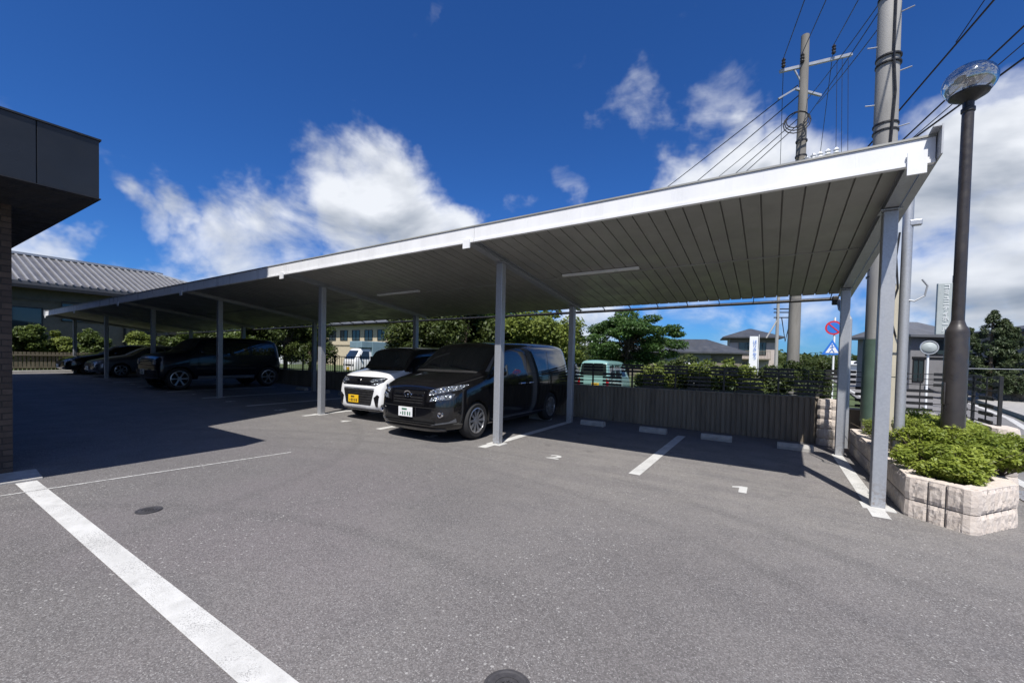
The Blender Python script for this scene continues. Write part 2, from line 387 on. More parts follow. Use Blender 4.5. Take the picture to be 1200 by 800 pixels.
# covers and drains
def manhole(p, r, label):
    o = thing('manhole_cover', (p[0], p[1], lz(p[0])), label, 'manhole cover')
    MB().lathe([(r*1.12, .0), (r*1.12, .007), (r, .007), (r*.99, .003)], (p[0], p[1], lz(p[0])), n=40).build('rim', M['iron'], o)
    k = MB().lathe([(0, .006), (r*.6, .006), (r*.6, .010), (r*.66, .010), (r*.66, .006), (r*.9, .006), (r*.98, .009), (r*.98, .002)], (p[0], p[1], lz(p[0])), n=40)
    for i in range(-3, 4):
        for j in range(-3, 4):
            if i*i+j*j < 8: k.box((p[0]+i*r*.16, p[1]+j*r*.16, lz(p[0])+.009), (r*.1, r*.1, .005))
    k.build('lid', M['iron'], o)
manhole((-4.82, 1.49), .088, 'small round dark metal cover in the asphalt beside the long white lane line')
manhole((-.985, 1.605), .10, 'round ridged metal drain lid at the bottom edge of the picture')
o = thing('drain_grate', (2.72, 7.3, lz(2.7)), 'grey steel drain grate in the asphalt beside the right end of the block planter', 'drain grate')
k = MB()
for i in range(14): k.box((2.72, 6.7+i*.09, lz(2.7)+.008), (.3, .025, .02))
k.build('bars', M['galv'], o)
MB().box2((2.56, 6.6, lz(2.7)-.02), (2.59, 7.97, lz(2.7)+.014)).box2((2.85, 6.6, lz(2.7)-.02), (2.88, 7.97, lz(2.7)+.014)).build('frame', M['galv'], o)

# wheel stops
def wstop(X, label):
    z = lz(X); w = .27
    prof = [(8.92, z-.02), (8.92, z+.05), (8.96, z+.105), (9.05, z+.105), (9.09, z+.05), (9.09, z-.02)]
    o = MB().prism(prof, X-w, X+w, 'yz').build('wheel_stop', M['stopblock'])
    return tag(o, label, 'wheel stop', 'concrete wheel stops along the retaining wall')
for X, l in [(.40, 'pale concrete wheel stop nearest the split-face pillar at the right end of the bays'), (-.87, 'pale concrete wheel stop second from the split-face pillar'),
             (-2.07, 'pale concrete wheel stop third from the split-face pillar'), (-3.40, 'pale concrete wheel stop beside the rear carport post right of the black minivan')]:
    wstop(X, l)
for n, l in enumerate(['concrete wheel stop behind the black minivan, by its rear wheel', 'concrete wheel stop behind the black minivan, on its far side', 'concrete wheel stop behind the white kei car', 'concrete wheel stop behind the white kei car, on its far side',
                       'shaded wheel stop in the empty bay left of the white kei car', 'shaded wheel stop in the empty bay, farther from the white kei car', 'shaded wheel stop near the spare wheel of the boxy off-roader', 'shaded wheel stop in the empty bay next to the boxy off-roader', 'shaded wheel stop nearest the boxy off-roader']):
    wstop([-4.75, -5.95, -7.3, -8.5, -9.7, -10.9, -12.2, -13.4, -14.7][n], l)

# ------------------------------------------------------------------ carport
SL, RX, HP = .128, .012, 3.203
def rz(x, y): return HP-SL*(y-FY)+RX*(x-FX)
XL, XR, Y0, Y1 = -28.55, 1.12, 5.09, 9.62
cp = thing('carport', (XL/2, FY, 0), 'long galvanised steel carport with ribbed lean-to roof over the parking bays', 'carport')
DK = .10
k = MB(); prof = []
x = XL
while x < XR-.05:
    prof += [(x, 0), (x+.178, 0), (x+.182, .028), (x+.196, .028)]; x += .2
prof = [(min(a, XR), b) for a, b in prof]
vs = []
YS = [Y0+.02, 7.32, Y1]
for yy in YS:
    for (a, b) in prof: vs.append((a, yy, rz(a, yy)+DK+b))
n = len(prof); fs = []
for j in range(len(YS)-1):
    for i in range(n-1): fs.append([j*n+i, j*n+i+1, (j+1)*n+i+1, (j+1)*n+i])
k.add(vs, fs)
deck = k.build('roof_deck', M['deck'], cp)
sm = deck.modifiers.new('s', 'SOLIDIFY'); sm.thickness = .003; sm.offset = 1
def slab(k, x0, x1, y, dz0, dz1, th, mi=0):
    vs = [(x_, y_, rz(x_, y)+d) for x_ in (x0, x1) for y_ in (y, y+th) for d in (dz0, dz1)]
    k.add(vs, [[0, 1, 3, 2], [4, 6, 7, 5], [0, 4, 5, 1], [2, 3, 7, 6], [0, 2, 6, 4], [1, 5, 7, 3]], mi)
k = MB(); L = 5.0; x = XR+.03
while x > XL:
    x0 = max(XL, x-L); slab(k, x0+.003, x-.003, Y0-.05, .0, .215, .045); slab(k, x0+.003, x-.003, Y0-.065, -.012, .018, .06); x -= L
k.build('front_fascia', M['white_metal'], cp)
k = MB(); slab(k, XL, XR+.03, Y0-.062, .216, .234, .08); k.build('fascia_cap', M['deck'], cp)
def yslab(k, X, th, dz0, dz1, ya, yb, mi=0):
    vs = [(x_, y_, rz(X, y_)+d) for x_ in (X, X+th) for y_ in (ya, yb) for d in (dz0, dz1)]
    k.add(vs, [[0, 1, 3, 2], [4, 6, 7, 5], [0, 4, 5, 1], [2, 3, 7, 6], [0, 2, 6, 4], [1, 5, 7, 3]], mi)
k = MB(); yslab(k, XR+.035, .012, -.0, .25, Y0-.17, Y1+.02); yslab(k, XR-.03, .064, -.012, -.001, Y0+.0, Y1+.02); yslab(k, XR-.02, .054, .235, .247, Y0-.17, Y1)
k.build('end_fascia', M['galv'], cp)
k = MB(); yslab(k, XL-.02, .018, .0, .25, Y0-.1, Y1); k.build('end_fascia', M['galv'], cp)
def beam(X):
    k = MB(); yslab(k, X-.06, .12, .085, .097, Y0, 9.45); yslab(k, X-.006, .012, .012, .085, Y0, 9.45); yslab(k, X-.06, .12, .0, .012, Y0, 9.45)
    return k.build('beam', M['galv'], cp)
def post(X, Y):
    zt = rz(X, Y); zb = lz(X); k = MB()
    k.box2((X-.062, Y-.062, zb), (X+.062, Y+.062, zt-.012), bev=.008)
    k.box2((X-.09, Y-.10, zt-.010), (X+.09, Y+.10, zt-.001))
    for sx in (-.05, .05): k.box((X+sx*1.5, Y+.08, zt+.004), (.02, .02, .03))
    return k.build('post', M['galv'], cp)
BX = [FX-5*i for i in range(6)]+[-28.45]
for X in BX:
    X_ = X if X > -28 else -28.45
    beam(X_); post(X_, FY); post(X_, 9.01)
    k = MB(); w = .065; slab(k, X_-w, X_+w, Y0-.085, -.10, .10 if X_ > 1 else .03, .02)
    k.build('bracket', M['white_metal'], cp)
    MB().box2((X_-.14, FY-.14, lz(X_)-.01), (X_+.14, FY+.10, lz(X_)+.006)).build('base_plate', M['paint'] if X_ > -5 else M['paint_worn'], cp)
k = MB()
for X in BX[:-1]: slab(k, X-4.94, X-.07, 7.30, .082, .098, .05)
k.build('purlin', M['deck'], cp)
p0, p1 = (-3.3, 7.15), (-2.0, 7.05)
k = MB(); slab(k, -3.35, -1.95, 7.08, .045, .085, .07); k.build('lamp_batten', M['white_metal'], cp)
k = MB(); slab(k, -8.4, -7.0, 7.08, .045, .085, .07); k.build('lamp_batten', M['white_metal'], cp)
# gutter and downpipe on the rear edge
gut = MB(); gut.tube([(x_, 9.74, rz(x_, 9.74)+.035) for x_ in np.linspace(XL, .98, 13)], .032, 10)
for x_ in np.arange(XL+.3, .95, .62): gut.bar((x_, 9.55, rz(x_, 9.6)+.10), (x_, 9.74, rz(x_, 9.74)+.06), .012, .02)
gut.build('gutter', M['black_steel'], cp, smooth=True)
z9 = rz(.98, 9.74)+.035
MB().tube([(.95, 9.74, z9), (1.0, 9.72, z9-.03), (1.02, 9.66, z9-.14), (1.02, 9.60, z9-.20), (1.10, 9.42, z9-.32), (1.13, 9.3, z9-.42), (1.13, 9.2, .1)], .035, 10).build('downpipe', M['galv'], cp, smooth=True)
MB().box((.96, 9.74, z9-.03), (.10, .12, .16), bev=.02).build('gutter_outlet', M['black_steel'], cp)

# ------------------------------------------------------------------ retaining wall, pillar, fences
w = thing('retaining_wall', (-13, 10.07, 0), 'low dark concrete wall with fine vertical ribs behind the parking bays', 'wall')
k = MB(); WT = .85
def wt(x): return .88-.006*(1-x) if x > -14 else .79-.004*(-14-x)
xs = np.arange(-29.6, .80, .098)
vs = []; fs = []
for i, x_ in enumerate(xs):
    for a, d in ((0, 0), (.058, 0), (.068, .022), (.088, .022)):
        for zz in (lz(x_)-.05, .45, wt(x_)): vs.append((x_+a, 10.0+d, zz))
nc = len(vs)//3
for i in range(nc-1):
    for j in range(2): fs.append([i*3+j, (i+1)*3+j, (i+1)*3+j+1, i*3+j+1])
k.add(vs, fs)
k.build('ribbed_face', M['wall_ribbed'], w)
MB().add([(-29.6, 10.03, -.1), (.8, 10.03, -.1), (.8, 10.16, -.1), (-29.6, 10.16, -.1), (-29.6, 10.03, wt(-29.6)-.004), (.8, 10.03, wt(.8)-.004), (.8, 10.16, wt(.8)-.004), (-29.6, 10.16, wt(-29.6)-.004)],
         [[0, 1, 2, 3], [4, 5, 6, 7], [0, 1, 5, 4], [3, 2, 6, 7], [0, 3, 7, 4], [1, 2, 6, 5]]).build('core', M['concrete'], w)
k = MB(); k.add([(x_, y_, wt(x_)+d) for x_ in (-29.6, .8) for y_ in (9.985, 10.175) for d in (0, .03)], [[0, 1, 3, 2], [4, 6, 7, 5], [0, 4, 5, 1], [2, 3, 7, 6], [0, 2, 6, 4], [1, 5, 7, 3]])
k.build('coping', M['wall_ribbed'], w)

def blockwall(name, pts, z0, z1, th, bl, bh, label, cat, parts=None, rough=.018, fluted=True):
    """a wall of split-face blocks along a poly-line"""
    c = Vector((*pts[0], z0)); o = thing(name, c, label, cat)
    kb = MB(); km = MB()
    for a, b in zip(pts[:-1], pts[1:]):
        a_, b_ = Vector((*a, 0)), Vector((*b, 0)); d = b_-a_; L = d.length; d.normalize(); nrm = Vector((d.y, -d.x, 0))
        km.bar(a_+Vector((0, 0, (z0+z1)/2)), b_+Vector((0, 0, (z0+z1)/2)), th-.05, z1-z0-.01)
        rows = max(1, round((z1-z0)/bh)); cols = max(1, round(L/bl)); rh = (z1-z0)/rows; cl = L/cols
        for r_ in range(rows):
            for c_ in range(cols):
                for side in (1, -1):
                    nx, nz = 7, 6; vs = []; fs = []
                    u0, u1 = c_*cl+.005, (c_+1)*cl-.005; v0, v1 = z0+r_*rh+.005, z0+(r_+1)*rh-.005
                    for i in range(nx+1):
                        for j in range(nz+1):
                            e = 0 if (i in (0, nx) or j in (0, nz)) else 1
                            off = th/2-.012+e*(.008+random.random()*rough)
                            vs.append(a_+d*(u0+(u1-u0)*i/nx)+nrm*side*off+Vector((0, 0, v0+(v1-v0)*j/nz)))
                    for i in range(nx):
                        for j in range(nz): q = i*(nz+1)+j; fs.append([q, q+1, q+nz+2, q+nz+1])
                    kb.add(vs, fs)
        # block tops
        for c_ in range(cols):
            kb.box(tuple(a_+d*((c_+.5)*cl)+Vector((0, 0, z1-.012+random.random()*.004))), (cl-.01, th-.02, .03), rot=Matrix.Rotation(math.atan2(d.y, d.x), 3, 'Z'), bev=.005)
    for p_ in pts:
        rows = max(1, round((z1-z0)/bh)); rh = (z1-z0)/rows
        for r_ in range(rows): kb.lathe([(.001, z0+r_*rh+.005), (th*.50, z0+r_*rh+.005), (th*.56, z0+r_*rh+rh*.35), (th*.54, z0+r_*rh+rh*.7), (th*.50, z0+(r_+1)*rh-.004), (.001, z0+(r_+1)*rh-.003)], (p_[0], p_[1], 0), n=11)
    km.build('mortar', M['mortar'], o); kb.build('blocks', M['split'], o)
    return o
blockwall('block_pillar', [(.90, 9.97), (1.02, 9.97)], -.05, .88, .24, .12, .19, 'split-face block pillar ending the ribbed wall, at the rear right carport post', 'pillar')
blockwall('block_pillar', [(2.62, 8.05), (2.62, 8.36)], -.05, .76, .26, .31, .19, 'narrow split-face block pillar at the road end of the planter fence', 'pillar')
lw = thing('low_wall', (2.6, 9.2, 0), 'low dark wall behind the planting that carries the fence along the road', 'wall')
MB().box2((1.11, 10.0, -.1), (2.70, 10.15, .70)).box2((2.55, 8.37, -.1), (2.69, 10.0, .70)).build('body', M['wall_ribbed'], lw)
MB().box2((1.11, 9.98, .70), (2.72, 10.17, .73), bev=.01).box2((2.53, 8.37, .70), (2.71, 9.98, .73), bev=.01).build('coping', M['concrete'], lw)

def fence(p0, p1, zb, zt, label, first=0, half=.5):
    a, b = Vector((*p0, 0)), Vector((*p1, 0)); d = b-a; L = d.length; d.normalize()
    o = thing('slat_fence', (a.x, a.y, zb(a.x)), label, 'fence', 'black staggered-slat fences')
    N = max(1, round(L/(2*half))); st = L/N
    H = zt-zb(a.x); P = lambda s, f: a+d*s+Vector((0, 0, zb(a.x+d.x*s)+f*(zt-zb(a.x+d.x*s))))
    for i in range(N+1):
        s = min(max(i*st, .02), L-.02)
        MB().bar(P(s, -.06), P(s, 1.), .035, .035, up=(d.x, d.y, 0)).box(tuple(P(s, -.07)), (.09, .09, .02)).build('post', M['black_steel'], o)
    for i in range(N):
        s0 = i*st+.02; s1 = (i+1)*st-.02; h = (s1-s0)/2; sm_ = (s0+s1)/2; k = MB()
        for f in (.04, .22, .38, .54, .70, .84, .97): k.bar(P(s0, f), P(s1, f), .012, .014)
        k.bar(P(sm_, .03), P(sm_, .98), .014, .014, up=(d.x, d.y, 0))
        A = [(s0-h*0, s0+h*.5), (s1-h*.5, s1)] 
        for (u0, u1) in A:
            for f in (.97, .84, .70): k.bar(P(u0, f), P(u1, f), .022, .052)
        for f in (.54, .38, .22, .06): k.bar(P(sm_-h*.5, f), P(sm_+h*.5, f), .022, .052)
        k.build('slat_panel', M['black_steel'], o)
    return o
fence((-7.8, 10.08), (1.12, 10.08), lambda x: wt(x)+.04, 1.43, 'black staggered-slat steel fence on top of the dark ribbed wall', half=.5)
fence((1.16, 10.08), (2.60, 10.08), lambda x: .74, 1.43, 'short black slat fence between the rear right carport post and the road corner', half=.36)
fence((2.62, 10.0), (2.62, 8.2), lambda x: .74, 1.43, 'black slat fence facing the road, ending at the small block pillar', half=.45)
# plain vertical-bar fence further left on the wall
vf = thing('bar_fence', (-19, 10.08, .75), 'plain thin vertical-bar fence on the wall behind the shaded cars', 'fence')
k = MB()
for x_ in np.arange(-29, -7.9, .14): k.box((x_, 10.08, 1.12), (.014, .014, .62))
k.box((-18.4, 10.08, 1.42), (21.2, .025, .025)).box((-18.4, 10.08, .86), (21.2, .025, .025)); k.build('bars', M['black_steel'], vf)
for x_ in np.arange(-29, -7.8, 2.1): MB().box((x_, 10.08, 1.1), (.05, .05, .72)).build('post', M['black_steel'], vf)

# ------------------------------------------------------------------ foliage
def leaves(name, clumps, size, m, parent=None, flat=.5, shell=.55, seed=0, asp=.5):
    rn = np.random.RandomState(seed+5); V = []
    for c, r_, n in clumps:
        d = rn.normal(size=(n, 3)); d /= np.linalg.norm(d, axis=1)[:, None]
        rad = (shell+(1-shell)*rn.rand(n))**.7; P = np.array(c)+d*rad[:, None]*np.array(r_)*(1+.12*rn.normal(size=(n, 1)))
        nn = rn.normal(size=(n, 3)); nn[:, 2] = np.abs(nn[:, 2])+flat; nn += d*.5; nn /= np.linalg.norm(nn, axis=1)[:, None]
        a = np.cross(nn, rn.normal(size=(n, 3))); a /= np.linalg.norm(a, axis=1)[:, None]; b = np.cross(nn, a)
        s = size*(.6+.8*rn.rand(n))[:, None]
        V.append(np.stack([P-a*s*.5, P+b*s*.5*asp+nn*s*.06, P+a*s*.5, P-b*s*.5*asp+nn*s*.06], 1).reshape(-1, 3))
    V = np.concatenate(V)
    if parent is not None: V = V-np.array(wloc(parent))
    nq = len(V)//4; me = bpy.data.meshes.new(name); me.vertices.add(len(V)); me.vertices.foreach_set('co', V.ravel().astype(np.float32))
    me.loops.add(nq*4); me.loops.foreach_set('vertex_index', np.arange(nq*4)); me.polygons.add(nq)
    me.polygons.foreach_set('loop_start', np.arange(nq)*4); me.materials.append(m); me.update(calc_edges=True); me.validate()
    o = bpy.data.objects.new(name, me); COL.objects.link(o); o.parent = parent; return o
def blobclumps(c, r_, n, cr_, per, rn, zmin=None, squash=.75):
    out = []
    for _ in range(n):
        d = rn.normal(size=3); d /= np.linalg.norm(d); q = np.array(c)+d*np.array(r_)*(.35+.65*rn.rand()**.5)
        if zmin is not None and q[2] < zmin: q[2] = zmin+rn.rand()*.2
        s = cr_*(.6+.8*rn.rand()); out.append((q, (s, s, s*squash), int(per*(s/cr_)**2)))
    return out
def tree(name, base, h, crown_c, crown_r, nclump, cr_, per, size, m, label, cat='tree', group=None, trunk_r=.14, seed=1, flat=.6, layers=None):
    base = Vector(base); o = thing(name, base, label, cat, group); rn = np.random.RandomState(seed)
    cl = blobclumps(crown_c, crown_r, nclump, cr_, per, rn, squash=.45 if layers else .75)
    k = MB(); top = Vector(crown_c)+Vector((0, 0, crown_r[2]*.5))
    mid = base.lerp(Vector(crown_c), .55)+Vector((rn.normal()*.08, rn.normal()*.08, 0))
    k.tube([base, base.lerp(mid, .5), mid, Vector(crown_c), top], [trunk_r*1.25, trunk_r, trunk_r*.8, trunk_r*.5, trunk_r*.15], 9)
    for (q, s, _) in cl[::2]:
        t0 = mid.lerp(Vector(crown_c), rn.rand()); q = Vector(q); mm = t0.lerp(q, .55)+Vector((0, 0, .12))
        k.tube([t0, mm, q], [trunk_r*.35, trunk_r*.2, trunk_r*.06], 6)
    k.build('trunk', M['bark'], o, smooth=True)
    leaves('crown', cl, size, m, o, flat=flat, seed=seed)
    return o
def bush(name, c, r_, n, cr_, per, size, m, label, cat='shrub', group=None, seed=1, flat=.3):
    o = thing(name, (c[0], c[1], c[2]-r_[2]), label, cat, group); rn = np.random.RandomState(seed)
    cl = blobclumps(c, r_, n, cr_, per, rn, zmin=c[2]-r_[2]*.9)
    leaves('foliage', cl, size, m, o, flat=flat, seed=seed)
    k = MB()
    for _ in range(6): 
        q = Vector(c)+Vector(rn.normal(size=3)*.4*np.array(r_)); k.tube([Vector((c[0], c[1], c[2]-r_[2])), q], [.02, .006], 5)
    k.build('stems', M['bark'], o)
    return o

# ------------------------------------------------------------------ planter
PP = [(1.30, 9.5), (1.30, 5.86), (1.62, 5.60), (2.02, 6.12), (2.18, 7.9)]
pl = blockwall('block_planter', PP, -.06, .405, .16, .145, .2, 'kerbside planter of split-face blocks filled with clipped azaleas', 'planter', rough=.011)
k = MB().prism([(1.33, 9.5), (1.33, 5.9), (1.62, 5.66), (1.99, 6.15), (2.15, 7.9), (2.5, 8.4), (2.5, 9.9), (1.33, 9.9)], .0, .33, 'xy'); k.build('soil', M['soil'], pl)
def azalea(pts, label, seed, m=M['leaf_azalea'], per=1500, size=.036):
    o = thing('azalea_bush', (*pts[0][:2], .33), label, 'bush', 'azaleas in the block planter'); rn = np.random.RandomState(seed); cl = []
    for (x_, y_, z_, r_) in pts:
        for _ in range(9):
            cl.append(((x_+rn.normal()*r_*.45, y_+rn.normal()*r_*.5, z_+rn.normal()*.035), (r_*.45, r_*.45, r_*.34), per//9))
    leaves('foliage', cl, size, m, o, flat=.9, seed=seed, shell=.3)
    k = MB()
    for (x_, y_, z_, r_) in pts:
        for _ in range(14): k.tube([(pts[0][0], pts[0][1], .33), (x_, y_, .40), (x_+rn.normal()*r_*.5, y_+rn.normal()*r_*.5, z_+.05)], [.010, .008, .003], 4)
    k.build('stems', M['bark'], o)
azalea([(1.60, 5.98, .50, .24), (1.80, 6.20, .54, .26), (1.50, 6.30, .60, .27), (1.85, 6.5, .64, .28), (2.08, 6.45, .56, .26), (1.62, 6.15, .62, .2)], 'bright azalea at the pointed front corner of the planter', 3, per=4600, size=.042)
azalea([(1.55, 6.75, .70, .30), (1.90, 6.85, .72, .30), (1.62, 7.2, .78, .32), (2.15, 6.85, .62, .25)], 'azalea round the foot of the dark lamp post', 4, per=4800)
azalea([(1.62, 7.6, .80, .34), (1.98, 7.6, .76, .32), (2.25, 7.4, .66, .28), (2.42, 7.15, .58, .22), (1.95, 8.0, .74, .3)], 'tall azalea spilling past the planter towards the road', 5, per=4200)
azalea([(1.50, 8.2, .55, .26), (1.85, 8.5, .56, .28), (1.48, 8.9, .52, .24), (2.2, 8.7, .55, .26), (1.9, 9.2, .5, .26)], 'darker azalea at the back of the planter between the poles', 6, m=M['leaf_shrub'], per=2600)

# ------------------------------------------------------------------ lamp posts
def lamp(p, h, s, label, big=True):
    o = thing('street_lamp', p, label, 'street lamp', 'globe lamps of the car park'); x, y, z = p
    k = MB().lathe([(.105*s, 0), (.105*s, 1.62), (.098*s, 1.66), (.075*s, 1.70), (.066*s, 1.73), (.058*s, 1.76)], p, n=24)
    k.box((x-.1*s, y-.02, z+.9), (.012, .10, .26), bev=.003)
    k.build('base', M['lamp_brown'], o, smooth=True)
    MB().tube([(x, y, z+1.7), (x, y, z+h-.30)], [.058*s, .052*s], 20).build('pole', M['lamp_brown'], o, smooth=True)
    MB().lathe([(.052*s, h-.32), (.062*s, h-.31), (.062*s, h-.27), (.05*s, h-.26), (.05*s, h-.20), (.17*s, h-.125), (.176*s, h-.11), (.0, h-.10)], p, n=28).build('collar', M['black_steel'], o, smooth=True)
    R_ = .235*s; zc = h+.03; g = []
    a0 = math.asin(-.6)
    for i in range(17):
        a = a0+(math.pi/2-a0)*i/16; g.append((max(.0005, R_*math.cos(a)), zc+R_*.86*math.sin(a)))
    G = MB().lathe(g, p, n=36).build('globe', M['globe'], o, smooth=True)
    MB().lathe([(.001, h+.19), (.10*s, h+.17), (.165*s, h+.11), (.17*s, h+.095), (.1*s, h+.14), (.001, h+.16)], p, n=28).build('reflector', M['chrome'], o, smooth=True)
    MB().lathe([(.02, h-.10), (.05*s, h-.09), (.06*s, h-.0), (.035*s, h+.08), (.001, h+.10)], p, n=20).build('bulb', M['lens'], o, smooth=True)
    MB().lathe([(.16*s, h-.1), (.13*s, h-.08), (.05*s, h-.07)], p, n=28).build('gear_tray', M['chrome'], o, smooth=True)
    return o
def globe_fn(t, b):
    g = t.new('ShaderNodeBsdfGlossy'); g.inputs['Roughness'].default_value = .03
    tr = t.new('ShaderNodeBsdfTransparent'); tr.inputs['Color'].default_value = (.72, .74, .73, 1)
    lw_ = t.new('ShaderNodeLayerWeight'); lw_.inputs[0].default_value = .35
    mx = t.new('ShaderNodeMixShader'); t.put(mx.inputs[0], t.smooth(lw_.outputs['Facing'], .0, .9, .34, .9))
    t.l.new(tr.outputs[0], mx.inputs[1]); t.l.new(g.outputs[0], mx.inputs[2]); t.l.new(mx.outputs[0], t.n['Material Output'].inputs[0])
M['globe'] = mat('lamp_globe', fn=globe_fn)
lamp((1.76+.09, 6.98, .33-.0), 4.50, 1., 'tall dark brown lamp post with clear globe rising from the planter')
lamp((-27.6*1.36, 6.25*1.36+.1, .3), 5.35, 1.15, 'distant globe lamp post in front of the grey-roofed building')

# ------------------------------------------------------------------ poles beside the carport
o = thing('utility_pole', (1.60, 9.62, 0), 'thick concrete utility pole rising behind the right end of the carport', 'utility pole', 'concrete utility poles')
k = MB().tube([(1.57, 9.62, .2), (1.555, 9.66, 5), (1.52, 9.74, 11.5)], [.185, .168, .145], 24)
k.build('shaft', M['pole_concrete'], o, smooth=True)
for z in (3.1, 3.45, 5.6, 6.75, 7.9):
    for dz in (0, .12): MB().lathe([(.15, z+dz-.013), (.182, z+dz-.013), (.182, z+dz+.013), (.15, z+dz+.013), (.15, z+dz-.013)], (1.552, 9.67, 0), n=24).build('band', M['black_steel'], o)
k = MB()
for i, z in enumerate((5.2, 5.65, 6.1, 6.6, 7.1, 7.6)):
    sx = 1 if i % 2 else -1; k.tube([(1.55+sx*.14, 9.65, z), (1.55+sx*.30, 9.6, z)], .010, 6)
k.build('step_bolts', M['galv'], o)
MB().tube([(1.62, 9.45, 3.2), (1.58, 9.47, 5.0), (1.63, 9.49, 6.2), (1.59, 9.51, 6.9), (1.60, 9.57, 11)], .02, 6).build('riser_cable', M['black_steel'], o)
MB().lathe([(.188, .55), (.198, .55), (.198, 2.0), (.188, 2.0)], (1.565, 9.63, 0), n=24).build('guard_sleeve', M['green_wrap'], o, smooth=True)
o = thing('steel_pipe_post', (1.375, 6.98, .3), 'galvanised round pipe post just right of the front carport post', 'pipe post')
MB().tube([(1.375, 6.98, .3), (1.375, 7.0, 3.62)], .052, 18).build('shaft', M['galv'], o, smooth=True)
MB().lathe([(0.05, 3.62), (.04, 3.65), (0.001, 3.66)], (1.375, 7, 0), n=18).build('cap', M['galv'], o)
MB().box((1.44, 6.98, 3.30), (.12, .07, .07), bev=.01).build('clamp', M['galv'], o)
k = MB(); k.tube([(1.37, 6.96, 2.36), (1.46, 6.96, 2.34), (1.55, 6.96, 2.40), (1.57, 6.96, 2.52), (1.52, 6.96, 2.60)], .011, 6)
k.build('cable_hook', M['galv'], o)
MB().tube([(1.30, 6.98, 3.2), (1.27, 6.95, 2.9), (1.29, 6.9, 2.5), (1.22, 6.9, 2.2), (1.30, 6.95, 1.9)], .012, 6).build('loose_cable', M['black_steel'], o)
o = thing('cable_duct', (1.33, 7.45, .3), 'beige cable duct standing behind the front carport post', 'cable duct')
MB().tube([(1.33, 7.45, .3), (1.33, 7.45, 2.62)], .10, 18).build('pipe', M['beige'], o, smooth=True)
MB().lathe([(.105, 1.40), (.108, 1.40), (.108, 1.44), (.105, 1.44)], (1.33, 7.45, 0), n=18).build('joint_band', M['beige'], o)

# second pole with crossarms
PB = Vector((.60, 16.95, -.1))
o = thing('utility_pole', PB, 'slimmer concrete utility pole with steel crossarms beyond the carport roof', 'utility pole', 'concrete utility poles')
MB().tube([PB, PB+Vector((0, .05, 6)), PB+Vector((0, .2, 12.6))], [.19, .165, .12], 18).build('shaft', M['pole_aged'], o, smooth=True)
ca0, ca1 = atD(914, 84, 14), atD(998, 64, 14)
for a_, b_, w_ in [(ca0, ca1, .09), (atD(930, 80, 14), atD(944, 106, 14), .04), (atD(932, 104, 14), atD(962, 112, 14), .07), (atD(912, 116, 13.9), atD(934, 103, 14), .05), (atD(934, 192, 13.9), atD(995, 178, 14.1), .06)]:
    MB().bar(a_, b_, w_, w_).build('crossarm', M['galv'], o)
INS = [(918, 78), (940, 72), (977, 62)]
for (a, b) in INS:
    q = atD(a, b, 13.9); MB().lathe([(.03, -.05), (.07, 0), (.04, .05), (.07, .10), (.04, .15), (.065, .2), (.03, .26)], q, n=10).build('insulator', M['lamp_brown'], o, smooth=True)
for (a, b) in [(944, 190), (953, 187), (961, 185), (970, 182), (980, 180)]:
    q = atD(a, b, 13.9); MB().lathe([(.03, -.02), (.09, .02), (.05, .08), (.09, .12), (.03, .2)], q, n=10).build('insulator', M['sign_white'], o, smooth=True)
for z in (8.2, 8.5, 9.0): MB().lathe([(.14, z), (.17, z), (.17, z+.05), (.14, z+.05), (.14, z)], PB, n=14).build('band', M['black_steel'], o)
k = MB()
c0 = atD(934, 140, 13.8)
for i in range(3): k.tube([c0+Vector((math.cos(a)*(.30+.04*i), 0, math.sin(a)*(.26+.04*i)-.05*i)) for a in np.linspace(0, 6.28, 15)], .018, 5)
k.build('cable_coil', M['black_steel'], o)
o = thing('utility_pole', (.40, 47, -.1), 'far leaning-braced utility pole beside the two-storey house', 'utility pole', 'concrete utility poles')
q = atD(912, 355, 40); b_ = Vector((q.x, q.y, 0))
MB().tube([Vector((q.x, q.y, -.1)), Vector((q.x, q.y, q.z+1))], [.17, .13], 10).tube([atD(898, 396, 40), atD(911, 375, 40)], .07, 8).build('shaft', M['pole_concrete'], o)
k = MB()
for yy in (362, 366, 372): k.bar(atD(907, yy, 40), atD(928, yy, 40), .10, .10)
k.tube([atD(916, 372, 40), atD(920, 400, 40), atD(927, 372, 40)], .05, 6).build('crossarm', M['black_steel'], o)

def wire(a, b, sag, r, label, n=14):
    a, b = Vector(a), Vector(b); pts = [a.lerp(b, i/n)-Vector((0, 0, sag*4*(i/n)*(1-i/n))) for i in range(n+1)]
    return tag(MB().tube(pts, r, 6).build('power_line', M['black_steel']), label, 'power line', 'overhead lines')
def dirpt(x, y, d): return atD(x, y, d)
far = [(914, 352), (918, 350), (922, 352)]
near = [((945, -60), 6.5, .013), ((985, -90), 6.5, .013), ((1035, -60), 6.5, .015)]
nm = ['left insulator', 'middle insulator', 'right insulator']
for i, (a, b) in enumerate(INS):
    q = atD(a, b-2, 13.9)+Vector((0, 0, .22))
    pt, dd, r_ = [((957, -40), 9.6, .013), ((990, -50), 9.6, .013), ((1030, -45), 9.6, .014)][i]
    wire(q+(atD(*pt, dd)-q)*2.2, q, .02, r_, 'overhead wire from the top of the picture to the %s of the slim pole' % nm[i])
    e = [atD(914, 205, 22), atD(932, 205, 22), atD(958, 205, 22)][i]
    e2 = q+(e-q)*1.35
    wire(q, e2, .0, .011, 'wire running on from the %s of the slim pole and down behind the roof' % nm[i])
for i, (x_) in enumerate((981, 987, 994)):
    wire(atD(x_, 68, 14), atD(x_-1+(i-1)*.5, 182, 14), 0, .008, '%s of the three thin drop wires under the crossarm tip' % ['left', 'middle', 'right'][i])
